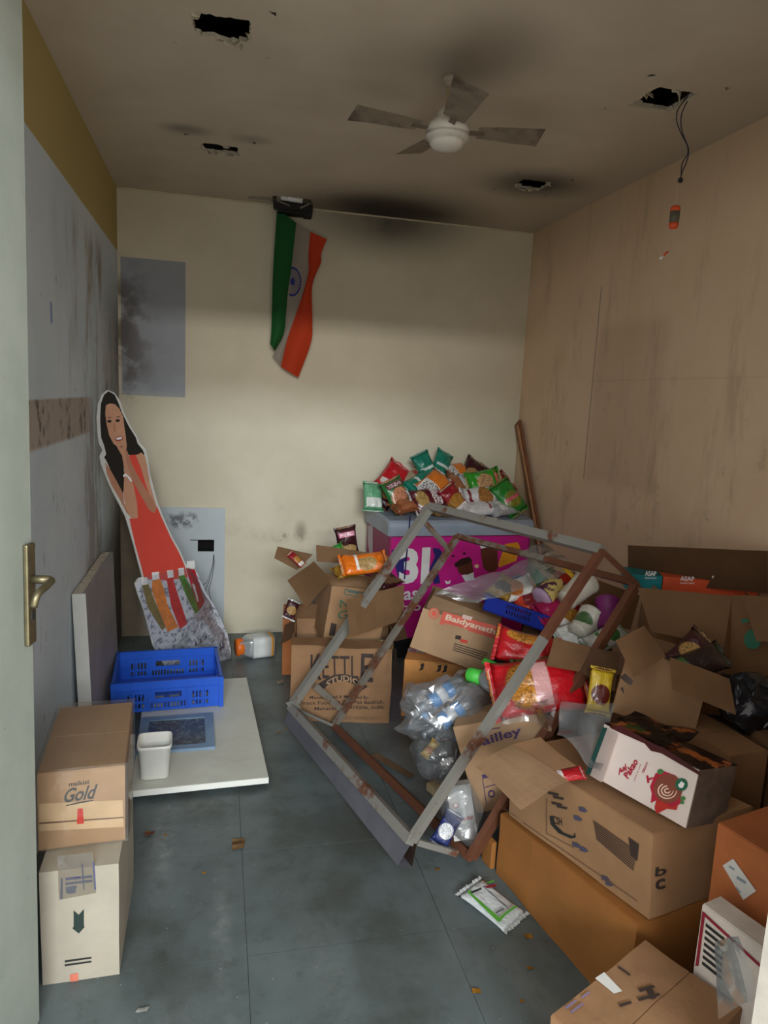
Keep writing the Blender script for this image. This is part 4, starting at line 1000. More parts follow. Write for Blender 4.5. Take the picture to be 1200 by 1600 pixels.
# ---- orange carton and pharmacy carton
a2 = carton('orange_carton', 'taped orange carton on the floor under the Baidyanath carton', (1.191, 3.328, 0), (-21.9, 0, 0), (.441, .276, .300), mat('orange_carton_card', (214, 146, 80), .65, dirt=.2, dirtcol=(150, 96, 50)), amp=.003, seed=11, tape=TAPE)
for x0, y0 in ((165, 870), (300, 880), (345, 885)):
    pr(a2, 'front', [Z3(x0, y0), Z3(x0+48, y0+6), Z3(x0+48, y0+9), Z3(x0, y0+3)], INK, 'ink_line', .003)
    pr(a2, 'front', [Z3(x0+20, y0+14), Z3(x0+52, y0+12), Z3(x0+40, y0+62), Z3(x0+6, y0+70), Z3(x0+24, y0+40)], INK, 'ink_mark', .003)
bn = carton('medicine_carton', 'tilted brown Baidyanath carton with red printed banner', (1.117, 3.115, .400), (-23.1, -3, 14.8), (.377, .302, .198), KL, amp=.002, seed=12, open_top=True)
RB = mat('red_banner_ink', (206, 92, 78), .75)
pr(bn, 'front', [Z3(*p) for p in ((362, 474), (560, 530), (780, 590), (768, 690), (560, 628), (332, 572))], RB, 'banner_print', .0016)
tx(bn, 'front', 'Baidyanath', Z3(372, 552), Z3(762, 668), Z3(392, 496), mat('cream_ink', (214, 194, 170), .7), .03, .0026)
pr(bn, 'front', [Z3(*p) for p in ((372, 566), (560, 616), (545, 628), (368, 578))], KL, 'banner_gap', .0024)
pr(bn, 'front', [Z3(*p) for p in ell(291, 490, 42, 44, 20)], RB, 'seal_print', .0016)
pr(bn, 'front', [Z3(*p) for p in ell(291, 490, 33, 35, 20)], KL, 'seal_print', .0022)
pr(bn, 'front', [Z3(*p) for p in ell(291, 490, 22, 26, 12)], RB, 'seal_print', .0028)
pr(bn, 'front', [Z3(*p) for p in ((520, 498), (596, 520), (580, 548), (510, 528))], mat('sticker_pink', (206, 176, 166), .6), 'sticker', .003)
pr(bn, 'front', [Z3(*p) for p in ((460, 662), (505, 668), (500, 700), (455, 690))], INK, 'stamp_print', .0018)
pr(bn, 'front', [Z3(*p) for p in ((498, 690), (556, 704), (550, 726), (494, 714))], RDI, 'stamp_print', .0022)
for i in range(4): pr(bn, 'front', [Z3(450-4*i, 722+16*i), Z3(712-6*i, 800+18*i), Z3(711-6*i, 807+18*i), Z3(449-4*i, 729+16*i)], INK, 'text_line', .0018)
flap(bn, 'left', .06, 70, KL, 4); flap(bn, 'back', .05, 80, KL, 3)

# ---- blue tray of packets and tubs
trM = TM((1.492, 2.948, .640), -42, 0, 8.6)
tr = thing('blue_tray', 'shallow dark blue tray of snacks tilted on the carton pile', 'tray', trM)
DB = mat('dark_blue_plastic', (22, 44, 150), .4, var=.1)
W, Dp, H_ = .415, .46, .075
DIM[tr] = (W+.012, Dp+.012, H_)
part('front_wall', holed(-W/2, W/2, 0, H_, [(-.10+.013*i, -.093+.013*i, a, a+.018) for i in range(9) for a in (.020, .046)], .006, 'xz', -Dp/2), DB, tr)
part('back_wall', holed(-W/2, W/2, 0, H_, [], .006, 'xz', Dp/2-.006), DB, tr)
for s in (-1, 1): part('side_wall', holed(-Dp/2, Dp/2, 0, H_, [(-.10+.02*i, -.09+.02*i, .03, .055) for i in range(10)], .006, 'yz', s*(W/2-.003)-.003), DB, tr)
part('base', boxes([(-W/2, W/2, -Dp/2, Dp/2, 0, .005)]), DB, tr)
part('rim', boxes([(-W/2-.006, W/2+.006, s*Dp/2-.007, s*Dp/2+.007, H_-.010, H_) for s in (-1, 1)]+[(s*W/2-.007, s*W/2+.007, -Dp/2, Dp/2, H_-.010, H_) for s in (-1, 1)]), DB, tr)
GT = 'packets in the blue tray'
tray_items = [
 ('gold packet at the left corner of the blue tray', (788, 918), 3.25, 60, 30, (.12, .15, .05), m_gold),
 ('white packet with orange food picture in the blue tray', (808, 920), 3.24, 50, 65, (.12, .17, .05), pk_mat('white_orange_wrapper', (226, 222, 216), (206, 120, 50), None)),
 ('shiny dark green packet standing at back of blue tray', (843, 910), 3.30, 15, 30, (.12, .17, .06), pk_mat('shiny_green_wrapper', (10, 110, 44), None, None)),
 ('red packet in front of the yellow tube in blue tray', (832, 940), 3.20, 55, 70, (.11, .16, .05), pk_mat('orange_red_wrapper', (214, 66, 40), (150, 40, 50), None)),
 ('magenta packet across the middle of the blue tray', (874, 954), 3.11, 50, 60, (.16, .20, .05), pk_mat('magenta_wrapper', (170, 20, 82), None, None)),
 ('yellow packet tucked behind the yellow tube', (862, 922), 3.28, 40, 30, (.10, .14, .05), pk_mat('yellow_wrapper', (224, 190, 50), (120, 40, 30), None)),
 ('dark red packet at bottom of blue tray under the tubs', (898, 966), 3.05, 60, 40, (.16, .18, .05), m_redd),
 ('white and green packet lying over the right end of tray', (914, 990), 2.90, 40, 62, (.15, .24, .045), pk_mat('white_green_wrapper', (214, 216, 210), (64, 130, 60), (60, 130, 66), (.3, .4), (.5, .68, .40, .18))),
 ('small white and green packet below the purple tub', (946, 998), 2.82, 45, 55, (.10, .18, .04), pk_mat('white_green_wrapper', (214, 216, 210), (64, 130, 60), (60, 130, 66), (.3, .4), (.5, .68, .40, .18))),
 ('red packet hanging under the white and green packet', (908, 1004), 2.92, 60, 80, (.10, .20, .04), m_red),
]
for k, (lb, (px, py), dep, pt_, rl, sz, m) in enumerate(tray_items): packet(lb, atd(px, py, dep), -20, pt_, rl, sz, m, group=GT, seed=k % 5+1)
def axial(p0, p1):
    d = (p1-p0).normalized(); return Matrix.Translation(p0) @ d.to_track_quat('Z', 'Y').to_matrix().to_4x4()
# yellow-red snack tube
p0, p1 = atd(843, 938, 3.14), atd(889, 901, 3.22); L_ = (p1-p0).length
cn = thing('snack_tube', 'yellow and red snack tube lying in blue tray', 'snack tube', axial(p0, p1))
tt = NT('snack_tube_print', .35); X, Y, Z = tt.xyz(); n = tt.noise(26, 3)
c = tt.mix(tt.step(n, .5, .56), lin((220, 196, 120)), lin((86, 44, 70)))
c = tt.mix(tt.step(Z, L_*.62, L_*.64), c, lin((196, 40, 34))); c = tt.mix(tt.step(Z, L_*.12, L_*.10), c, lin((70, 40, 90))); tt.base(c)
part('tube_body', lathe([(.052, .012), (.056, .02), (.056, L_*.86)], 28), tt.m, cn)
part('top_cap', lathe([(.058, L_*.84), (.059, L_*.93), (.055, L_*.97), (0, L_*.97)], 28), mat('yellow_cap', (230, 186, 44), .4), cn)
part('base_cap', lathe([(0, 0), (.030, 0), (.046, .004), (.054, .012), (.056, .022)], 28), mat('lilac_cap', (190, 160, 190), .4), cn)
# tubs
def icetub(label, p0, p1, r0, r1, m, inner=None, lidm=None, text=None):
    L = (p1-p0).length; o = thing('snack_tub', label, 'tub', axial(p0, p1), 'paper tubs in the tray')
    part('tub_body', lathe([(0, 0), (r0, 0), (r0, .004), (r1, L), (r1+.004, L), (r1+.004, L+.008), (r1-.002, L+.008), (r1-.004, L), (r0-.004, .008), (0, .008)], 30), m, o)
    if inner: part('lid', lathe([(r1-.002, L-.004), (r1-.006, L-.008), (0, L-.010)], 30), inner, o)
    return o
TUBW = mat('white_tub_print', (208, 200, 186), .5, var=.08, scale=20, dirt=.2)
TUBG = pk_mat('white_green_tub', (214, 210, 196), (80, 120, 70), None)
icetub('white paper tub with brown lid turned to upper right', atd(885, 938, 2.98), atd(916, 910, 3.05), .044, .056, TUBW, mat('brown_lid', (152, 116, 76), .5))
icetub('white and green paper tub with orange lid', atd(902, 988, 2.86), atd(924, 964, 2.92), .042, .054, TUBG, mat('orange_tub_lid', (196, 140, 70), .5))
pt = icetub('purple paper tub with white lettering', atd(948, 982, 2.86), atd(950, 942, 2.94), .042, .048, mat('purple_tub', (128, 40, 110), .5), mat('lilac_lid', (190, 180, 190), .5))
part('lettering', sheet([(-.012, -.0525, .03), (.022, -.0505, .03), (.022, -.0515, .075), (-.012, -.0535, .075)], 2, 3, .002, 60, 0), WHI, pt)

# ---- cardboard under and behind the tray
s2 = carton('brown_carton', 'brown carton under the blue tray', (1.63, 2.93, 0), (-30, 0, 0), (.40, .36, .57), KD, amp=.004, seed=14)
flapq(s2, [(853, 1040, 2.55), (866, 996, 2.60), (925, 1012, 2.58), (905, 1050, 2.50)], KR, 6)
flapq(s2, [(885, 955, 3.16), (872, 885, 3.25), (1000, 930, 3.10), (985, 985, 3.04)], KR, 7)
flapq(s2, [(905, 1050, 2.55), (925, 1012, 2.55), (970, 1020, 2.5), (960, 1080, 2.46)], KD, 8)

# ---- red snack bags
RBM = pk_mat('red_snack_bag', (206, 24, 36), (224, 150, 60), None, foodpos=(.22, .45, .20, .36))
RBM2 = pk_mat('red_snack_bag_b', (206, 24, 36), (224, 150, 60), (226, 170, 170), (.42, .60), (.5, .30, .40, .20))
packet('red snack bag with orange food picture under the blue tray', atd(822, 1014, 2.80), -20, 38, 100, (.15, .25, .06), RBM, seed=2)
packet('red snack bag lying in front of the other red bag', atd(842, 1072, 2.58), -15, 40, 80, (.22, .36, .08), RBM2, seed=4)
packet('olive green packet squeezed between the two red bags', atd(845, 1040, 2.68), -15, 50, 80, (.08, .22, .03), pk_mat('olive_wrapper', (70, 92, 40), None, (200, 206, 200), (.4, .5)), seed=3)
packet('yellow packet standing beside the flapped carton', atd(938, 1080, 2.46), -10, 20, 10, (.09, .16, .03), pk_mat('yellow_wrapper', (224, 190, 50), (120, 40, 30), None), seed=1)
pj = thing('capped_jar', 'clear jar with bright green cap beside the red bags', 'jar', axial(atd(800, 1070, 2.66), atd(734, 1054, 2.78)))
Lj = (atd(734, 1054, 2.78)-atd(800, 1070, 2.66)).length
part('jar_body', lathe([(0, 0), (.046, .0), (.050, .01), (.050, Lj*.45), (.040, Lj*.62), (.026, Lj*.68), (.026, Lj*.74)], 24), clear_mat('jar_plastic2', (206, 196, 170), .4, .4, .15), pj)
part('cap', lathe([(.029, Lj*.70), (.029, Lj*1.0), (.027, Lj*1.02), (0, Lj*1.02)], 20), mat('lime_cap', (76, 196, 72), .45), pj)
part('label', lathe([(.051, Lj*.08), (.051, Lj*.38)], 24), mat('pink_cream_label', (206, 150, 130), .5, var=.3, scale=30), pj)
pk2 = tag(link('green_card', sheet([atd(752, 1036, 2.78), atd(757, 1028, 2.79), atd(777, 1036, 2.75), atd(771, 1042, 2.74)], 4, 3, .002, 20, .004, 3), mat('lime_cap', (76, 196, 72), .45)), 'small bright green card end beside the Baidyanath carton', 'card')

# ---- bag of water bottles
bagM = Matrix.Translation((.94, 2.70, .0))
bg = thing('bottle_bag', 'crumpled clear plastic bag holding water bottles on the floor', 'plastic bag', bagM)
ib = bagM.inverted()
def blobbag(outline, dep, depth, m, root, seed=1, nr=9, name='bag_film', amp=.028):
    """closed crumpled skin whose outline is a ring of (pixel, pixel) at one depth, bulging both ways"""
    Mi = WM[root].inverted(); n = len(outline); so = Vector((seed, seed*2, seed*3)); V, F = [], []
    cxp = sum(p[0] for p in outline)/n; cyp = sum(p[1] for p in outline)/n
    for s in (-1, 1):
        for k in range(nr+1):
            q = k/nr
            for i in range(n):
                x, y = outline[i]; px, py = cxp+(x-cxp)*q, cyp+(y-cyp)*q
                p = atd(px, py, dep + s*depth*math.sqrt(max(0, 1-q*q)))
                p = p + noise.noise_vector(p*9+so)*amp + noise.noise_vector(p*22+so)*amp*.8
                if p.z < .004: p.z = .004+.01*abs(noise.noise(p*30))
                V.append(Mi @ p)
    o = (nr+1)*n
    for s in (0, 1):
        for k in range(nr):
            for i in range(n): a = s*o+k*n+i; b = s*o+k*n+(i+1) % n; F.append((a, b, b+n, a+n))
    return part(name, mesh(V, F, False), m, root)
def ring(L, k=4):
    L = [Vector((a, b, 0)) for a, b in L]; n = len(L); out = []
    for i in range(n):
        p0, p1, p2, p3 = L[i-1], L[i], L[(i+1) % n], L[(i+2) % n]
        for j in range(k):
            t = j/k; q = .5*((2*p1)+(p2-p0)*t+(2*p0-5*p1+4*p2-p3)*t*t+(3*p1-p0-3*p2+p3)*t**3); out.append((q.x, q.y))
    return out
blobbag(ring([(632, 1085), (665, 1062), (705, 1058), (745, 1066), (768, 1085), (762, 1110), (735, 1132), (716, 1150), (712, 1190), (690, 1218), (668, 1212), (652, 1190), (655, 1165), (628, 1142), (640, 1115)]), 2.78, .10, CLEARH, bg, 3)
blobbag(ring([(652, 1160), (690, 1150), (714, 1160), (716, 1195), (700, 1222), (672, 1215), (654, 1195)]), 2.70, .07, CLEAR, bg, 5, name='loose_film')
blobbag(ring([(630, 1095), (650, 1072), (690, 1066), (720, 1050), (735, 1045), (700, 1075), (650, 1110), (634, 1125)]), 2.90, .05, CLEARH, bg, 8, name='loose_film')
BLB = mat('blue_label', (60, 150, 220), .4, var=.1); BPL = clear_mat('bottle_plastic', (232, 240, 244), .10, .5, .06)
def bottle(label, p0, p1, r=.032, capm=WHI):
    L = (p1-p0).length; o = thing('water_bottle', label, 'bottle', axial(p0, p1), 'water bottles in the clear bag')
    part('bottle_body', lathe([(0, .004), (r*.8, 0), (r, .012), (r, L*.66), (r*.86, L*.74), (r*.42, L*.88), (r*.40, L*.95)], 20), BPL, o)
    part('cap', lathe([(r*.48, L*.90), (r*.48, L), (0, L)], 16), capm, o)
    part('label', lathe([(r*1.02, L*.22), (r*1.02, L*.36)], 20), BLB, o); part('label_middle', lathe([(r*1.02, L*.36), (r*1.02, L*.50)], 20), WHI, o); part('label', lathe([(r*1.02, L*.50), (r*1.02, L*.64)], 20), BLB, o)
    return o
bottle('upper blue-labelled water bottle in clear bag', atd(724, 1062, 2.80), atd(644, 1118, 2.74))
bottle('lower blue-labelled water bottle in clear bag', atd(738, 1094, 2.76), atd(660, 1150, 2.70), .034, BPL)
bottle('water bottle at far left of clear bag with white cap', atd(690, 1085, 2.92), atd(640, 1140, 2.86), .028, BPL)
packet('clear wrapper with yellow and orange print at bottom of bottle bag', atd(672, 1170, 2.66), -10, 30, 40, (.035, .07, .015), pk_mat('straw_wrapper', (176, 150, 70), (184, 110, 50), None), seed=2)
# ---- water-bottle carton
bc = carton('water_carton', 'tilted pale brown Bailley water carton behind the rusty tube', (1.139, 2.274, .142), (-25.4, -1.3, -19), (.337, .159, .336), KL, amp=.003, seed=16)
def Z7(x, y): return (420+x/2.727, 1060+y/2.727)
PUI = mat('purple_print', (76, 56, 96), .7)
tx(bc, 'front', 'Bailley', Z7(870, 308), Z7(1084, 246), Z7(858, 262), PUI, .025, .003)
tx(bc, 'front', 'water', Z7(945, 218), Z7(990, 212), Z7(944, 210), PUI, .01, .003)
pr(bc, 'front', [Z7(*p) for p in ((905, 410), (938, 400), (942, 420), (912, 424))], PUI, 'print_mark', .003)
pr(bc, 'front', [Z7(*p) for p in ell(948, 490, 15, 17, 12)], PUI, 'sun_print', .003); pr(bc, 'front', [Z7(*p) for p in ell(948, 490, 9, 10, 12)], KL, 'sun_print', .0036)
for a in ([(908, 424), (958, 408), (959, 411), (909, 427)], [(908, 424), (911, 424), (930, 540), (927, 540)], [(918, 462), (966, 448), (967, 451), (919, 465)]): pr(bc, 'front', [Z7(*p) for p in a], PUI, 'print_line', .003)
# ---- milk packs in a clear bag
mb = thing('carton_bag', 'clear bag with white red-printed carton inside the frame corner', 'plastic bag', Matrix.Translation((.92, 2.25, 0)))
blobbag(ring([(690, 1240), (712, 1225), (738, 1222), (752, 1262), (748, 1300), (732, 1322), (705, 1300), (688, 1265)]), 2.46, .045, CLEAR, mb, 4, amp=.010)
mk_ = carton('milk_carton', 'white carton with red lettering inside the clear bag', (.915, 2.23, .02), (-18, -14, -12), (.085, .06, .19), WH, amp=.001, seed=3, seam=False, cat='carton')
mk_.location = atd(728, 1308, 2.53); WM[mk_] = Matrix.Translation(mk_.location) @ rm(-18, -14, -12)
tx(mk_, 'front', 'Gowardhan', (714, 1286), (740, 1279), (713, 1279), RDI, .03, .002)
pr(mk_, 'front', ell(712, 1258, 4.5, 5, 14), RDI, 'seal_print', .002); pr(mk_, 'front', ell(712, 1258, 3.2, 3.6, 14), WHI, 'seal_print', .0026)
packet('blue and white pouch beside the white carton', atd(698, 1295, 2.44), -10, 30, 30, (.07, .12, .03), pk_mat('blue_white_wrapper', (40, 52, 110), (220, 224, 230), None), seed=3)
wb = tag(link('wood_block', bbox(.06, .05, .035, .004), mat('pale_wood_block', (198, 176, 140), .7), None, TM(atz(680, 1236, .0), 20)), 'small pale wooden block beside the bag of bottles', 'wood block')

# ---- big amber carton and long carton on top of it
def hexa(q):
    t_ = (q.y+.315)/.63; k = (.290+(.225-.290)*t_)/.26; return Vector((q.x, q.y, q.z*k))
ax_ = math.degrees(math.atan2(.087, .478))
cA = Vector((.953, 2.046, 0)).lerp(Vector((1.066, 1.426, 0)), .5)
dA = Vector((1.066-.953, 1.426-2.046, 0)).normalized(); nA = Vector((-dA.y, dA.x, 0))
ab = carton('amber_carton', 'big plain amber carton on the floor under the long printed carton', cA+nA*.225, (math.degrees(math.atan2(-dA.x, -dA.y))*-1, 0, 0), (.45, .63, .26), AM, amp=.005, seed=18, hexa=hexa)
gapw = tag(link('wood_offcut', bbox(.02, .06, .10, .002), AM, None, TM((.945, 2.10, 0), 10)), 'short amber wood piece at the corner of the amber carton', 'wood piece')
jc = carton('long_carton', 'long brown printed carton with torn lid flap resting on amber carton', (1.222, 1.762, .267), (13.2, -5.3, 1.5), (.385, .60, .225), KR, amp=.005, seed=19)
def Z8(x, y): return (740+x/3.75, 1220+y/3.75)
for i in range(9):
    pr(jc, 'left', [Z8(700+2*i, 232+13*i), Z8(965-3*i, 415+13*i), Z8(964-3*i, 421+13*i), Z8(700+2*i, 239+13*i)], INK, 'text_line', .003)
pr(jc, 'left', [Z8(*p) for p in ((912, 330), (975, 372), (965, 470), (925, 440))], INK, 'code_print', .003)
pr(jc, 'left', [Z8(*p) for p in ((448, 208), (470, 205), (480, 255), (530, 305), (585, 325), (596, 300), (600, 330), (570, 338), (500, 308), (455, 255))], BLK, 'swoosh_print', .003)
tx(jc, 'left', 'CSH', Z8(470, 250), Z8(522, 268), Z8(468, 205), INK, .02, .003)
for x, y in ((470, 70), (500, 95), (490, 130), (520, 150)): pr(jc, 'left', [Z8(x-30, y-10), Z8(x+34, y+8), Z8(x+28, y+20), Z8(x-30, y+6)], INK, 'ink_mark', .003)
for x, y in ((640, 165), (610, 215), (600, 370), (640, 395), (765, 560), (790, 590)): pr(jc, 'left', [Z8(x-22, y-14), Z8(x+8, y-8), Z8(x+30, y+14), Z8(x+12, y+22), Z8(x-18, y+12)], mat('blue_grey_ink', (74, 72, 92), .75), 'ink_mark', .003)
for a in ([(180, 160), (270, 215), (270, 218), (180, 163)], [(300, 240), (960, 700), (958, 704), (298, 244)], [(430, 100), (434, 100), (434, 310), (430, 310)], [(434, 306), (590, 390), (588, 394), (434, 310)]): pr(jc, 'left', [Z8(*p) for p in a], mat('faint_ink', (110, 84, 66), .8), 'print_line', .003)
tx(jc, 'front', 'b', Z8(1060, 560), Z8(1130, 545), Z8(1066, 505), INK, .02, .003); tx(jc, 'front', 'c', Z8(1060, 640), Z8(1120, 625), Z8(1062, 580), INK, .02, .003)
def Z9(x, y): return (740+x/4.615, 1080+y/4.615)
flapq(jc, [(*Z9(15, 540), 2.02), (*Z9(270, 385), 2.10), (*Z9(690, 650), 1.98), (*Z9(345, 845), 1.90)], KL, 8, .008, crease=.006)
flapq(jc, [(*Z9(270, 385), 2.11), (*Z9(480, 332), 2.14), (*Z9(740, 545), 2.06), (*Z9(560, 570), 2.06)], KR, 9, .006)
packet('red packet showing through the torn lid of the long carton', atd(888, 1210, 2.08), -20, 70, 75, (.05, .09, .02), m_red, seed=2)
# ---- ready-meal carton
lc = carton('meal_carton', 'white Aaj Pakao carton with dark food picture on the long carton', (1.233, 1.628, .511), (-69, -11.7, -.5), (.302, .191, .158), mat('meal_carton_white', (222, 208, 202), .5, var=.04), amp=.001, seed=21, seam=False, cat='carton')
def Za(x, y): return (900+x/4.615, 1090+y/4.615)
CRM = mat('crimson_ink', (172, 32, 56), .5)
tx(lc, 'front', 'Aaj', Za(312, 575), Za(372, 525), Za(304, 520), CRM, .03, .003)
tx(lc, 'front', 'Pakao', Za(380, 590), Za(455, 465), Za(345, 555), CRM, .03, .003)
tx(lc, 'front', 'ready to cook', Za(428, 605), Za(478, 480), Za(418, 598), mat('pale_crimson_ink', (196, 120, 126), .6), .02, .003)
tx(lc, 'front', 'GRAVY', Za(492, 545), Za(528, 468), Za(478, 535), CRM, .02, .003)
BWL = mat('bowl_brown_print', (128, 68, 52), .5)
pr(lc, 'front', [Za(*p) for p in ((575, 545), (640, 530), (720, 560), (760, 640), (760, 760), (700, 800), (620, 795), (590, 840), (568, 790), (580, 740), (540, 760), (548, 690), (535, 640))], CRM, 'pot_print', .0020)
pr(lc, 'front', [Za(*p) for p in ell(668, 655, 104, 106, 28)], BWL, 'bowl_print', .0028)
for k, (ra, rb) in enumerate(((70, 60), (46, 40), (24, 20))):
    V = [Za(*p) for p in ell(662, 670, ra, rb, 24)]+[Za(*p) for p in ell(664, 670, ra-8, rb-9, 24)]
    A = [onface(lc, 'front', *p, .0034) for p in V]
    part('cream_swirl_print', mesh(A, [(i, i+1, 25+i, 24+i) for i in range(16+k*2)]), mat('cream_swirl', (226, 196, 180), .5), lc)
pr(lc, 'front', [Za(*p) for p in ell(765, 625, 45, 46, 20)], GRI, 'round_badge', .0034); pr(lc, 'front', [Za(*p) for p in ((742, 628), (765, 600), (790, 618), (775, 650), (752, 648))], WHI, 'badge_leaf', .0042)
for x, y, r_ in ((612, 532, 24), (775, 725, 20), (770, 755, 16)): pr(lc, 'front', [Za(*p) for p in ell(x, y, r_, r_*.8, 9)], mat('leaf_green_ink', (70, 124, 70), .5), 'leaf_print', .0032)
pr(lc, 'front', [Za(*p) for p in ((588, 742), (625, 745), (690, 790), (740, 770), (730, 810), (660, 800), (590, 836), (570, 800))], mat('tomato_print', (182, 48, 40), .5), 'tomato_print', .0036)
pr(lc, 'front', [Za(*p) for p in ((510, 560), (524, 560), (528, 580), (560, 572), (562, 584), (530, 594), (534, 612), (518, 616))], CRM, 'ladle_print', .003)
# dark sleeve with food picture over the top
ft = NT('food_sleeve_print', .3); n = ft.noise(16, 4, .6); n2 = ft.noise(9, 3)
c = ft.mix(ft.step(n, .52, .60), lin((38, 22, 20)), lin((196, 112, 58))); c = ft.mix(ft.mul(ft.step(n2, .56, .62), .8), c, lin((60, 96, 46))); ft.base(c)
w_, d_, h_ = DIM[lc]
part('picture_sleeve', boxes([(-w_/2-.001, w_/2+.001, -d_/2, d_/2+.001, h_, h_+.003)]), ft.m, lc)
part('side_print', boxes([(w_/2, w_/2+.002, -d_/2+.002, d_/2, 0, h_)]), mat('dark_side_print', (122, 106, 94), .4, var=.25, scale=16), lc)
part('torn_sleeve', sheet([(-w_/2-.01, -d_/2+.01, h_+.004), (w_/2*.3, -d_/2+.03, h_+.012), (w_/2*.1, d_/2+.03, h_+.030), (-w_/2-.02, d_/2-.02, h_+.022)], 8, 8, .010, 14, .001, 3), ft.m, lc)
part('sleeve_edge', mesh([onface(lc, 'front', *Za(*p), .0035) for p in ((345, 262), (500, 330), (545, 382), (620, 400), (905, 565), (900, 535), (640, 360), (560, 330), (330, 200), (245, 215))], [tuple(range(10))]), mat('dark_maroon_print', (70, 26, 28), .4), lc)
part('side_flap', sheet([onface(lc, 'front', *Za(225, 205), .006), onface(lc, 'front', *Za(320, 262), .012), onface(lc, 'front', *Za(205, 610), .012), onface(lc, 'front', *Za(95, 550), .006)], 4, 4, .001, 9, .002, 2), mat('meal_carton_white', (222, 208, 202), .5), lc)
part('green_edge', mesh([onface(lc, 'front', *Za(*p), .009) for p in ((205, 212), (240, 220), (115, 555), (80, 548))], [(0, 1, 2, 3)]), mat('dark_green_print', (26, 66, 60), .5), lc)
# ---- brown carton with sticker, right edge
mx = carton('labelled_carton', 'orange-brown carton with slanted white sticker at right edge', (1.464, 1.248, 0), (13.6, 0, 0), (.42, .34, .600), mat('rust_brown_card', (172, 100, 56), .7, dirt=.3, dirtcol=(110, 62, 34)), amp=.003, seed=23)
def Zc(x, y): return (700+x/2.4, 1080+y/2.4)
pr(mx, 'left', [Zc(*p) for p in ((1034, 652), (1075, 628), (1160, 748), (1110, 780))], WH, 'sticker', .003)
for a in ([(1060, 650), (1082, 664), (1078, 672), (1058, 658)], [(1090, 690), (1125, 712), (1120, 722), (1086, 700)], [(1086, 730), (1104, 752), (1100, 756), (1082, 734)]): pr(mx, 'left', [Zc(*p) for p in a], mat('faint_blue_ink', (140, 150, 160), .7), 'sticker_lettering', .0038)
# ---- white carton with maroon border
nx_ = carton('bordered_carton', 'white carton with maroon border and black text in right foreground', (1.190, 1.132, 0), (15, 0, 0), (.065, .30, .465), mat('off_white_card', (206, 198, 190), .7, dirt=.15), amp=.002, seed=25)
MRI = mat('maroon_ink', (132, 30, 48), .7)
pr(nx_, 'left', [Zc(*p) for p in ((955, 822), (966, 830), (942, 1030), (930, 1030))], MRI, 'border_print', .002)
pr(nx_, 'left', [Zc(*p) for p in ((955, 822), (1200, 1048), (1200, 1062), (958, 838))], MRI, 'border_print', .002)
for i in range(7): pr(nx_, 'left', [Zc(968-2*i, 868+24*i), Zc(1040-2*i, 926+24*i), Zc(1039-2*i, 938+24*i), Zc(967-2*i, 880+24*i)], BLK, 'text_line', .002)
nb = tag(link('clear_sheet', sheet([atd(1120, 1475, 1.50), atd(1165, 1470, 1.42), atd(1192, 1560, 1.36), atd(1116, 1590, 1.44)], 10, 10, .012, 10, 0, 4), CLEARH), 'hazy plastic sheet hanging over the maroon-bordered carton', 'plastic sheet')
# ---- crumpled carton in the right foreground
oc = carton('foreground_carton', 'crumpled brown carton with white tape at the bottom right', (.935, 1.175, 0), (25.5, 0, 0), (.37, .235, .30), KI, amp=.008, seed=27)
pr(oc, 'top', [Zc(*p) for p in ((552, 1090), (585, 1068), (658, 1140), (625, 1150))], WH, 'tape', .008)
for a in ([(440, 1200), (480, 1170), (486, 1174), (446, 1206)], [(460, 1215), (505, 1182), (510, 1187), (466, 1221)], [(500, 1160), (530, 1140), (534, 1146), (506, 1166)]): pr(oc, 'top', [Zc(*p) for p in a], mat('pale_purple_ink', (130, 116, 150), .7), 'print_mark', .008)
for a in ([(640, 1045), (690, 1075), (686, 1082), (636, 1052)], [(720, 1130), (780, 1110), (788, 1118), (728, 1142)], [(750, 1120), (772, 1112), (790, 1160), (768, 1168)], [(716, 1165), (800, 1140), (806, 1148), (722, 1176)], [(640, 1190), (690, 1176), (694, 1184), (646, 1200)]): pr(oc, 'top', [Zc(*p) for p in a], INK, 'ink_mark', .008)

# ---- flapped carton and the large open box by the right wall
s1 = carton('lower_carton', 'dark brown carton below the flapped carton', (1.545, 2.20, 0), (-3, 0, 0), (.27, .40, .55), KD, amp=.004, seed=29)
qx = carton('flapped_carton', 'tilted brown carton with raised flaps in the middle of right pile', (1.49, 2.045, .560), (-35, -6, 8), (.26, .28, .232), KR, amp=.004, seed=30, open_top=True)
def Zd(x, y): return (840+x/3.333, 840+y/3.333)
flapq(qx, [(*Zd(665, 620), 2.25), (*Zd(555, 460), 2.33), (*Zd(405, 535), 2.27), (*Zd(500, 730), 2.19)], KR, 4, .004)
flapq(qx, [(*Zd(690, 622), 2.23), (*Zd(1000, 735), 2.19), (*Zd(1030, 925), 2.10), (*Zd(700, 790), 2.16)], KR, 5, .004)
for p in ((440, 730), (470, 720), (510, 750), (520, 775), (490, 770), (455, 755)): pass
pr(qx, 'left', [Zd(*p) for p in ((440, 735), (465, 715), (520, 750), (510, 775), (480, 760))], INK, 'ink_mark', .004)
pr(qx, 'left', [Zd(*p) for p in ((440, 785), (455, 778), (475, 815), (460, 822))], INK, 'ink_mark', .004)
packet('dark brown packet inside the flapped carton', atd(*Zd(800, 600), 2.33), -10, 40, 50, (.11, .17, .05), m_mar2, seed=2)
packet('dark packet with green tip behind the flapped carton', atd(*Zd(850, 650), 2.29), -10, 40, 70, (.10, .18, .05), pk_mat('black_brown_wrapper', (44, 28, 28), None, (60, 110, 50), (.0, .18)), seed=3)
ax2 = carton('tall_open_box', 'large open brown box of coloured cartons against the right wall', (1.830, 2.315, .47), (-19, 0, 0), (.345, .26, .46), KR, amp=.004, seed=31, open_top=True)
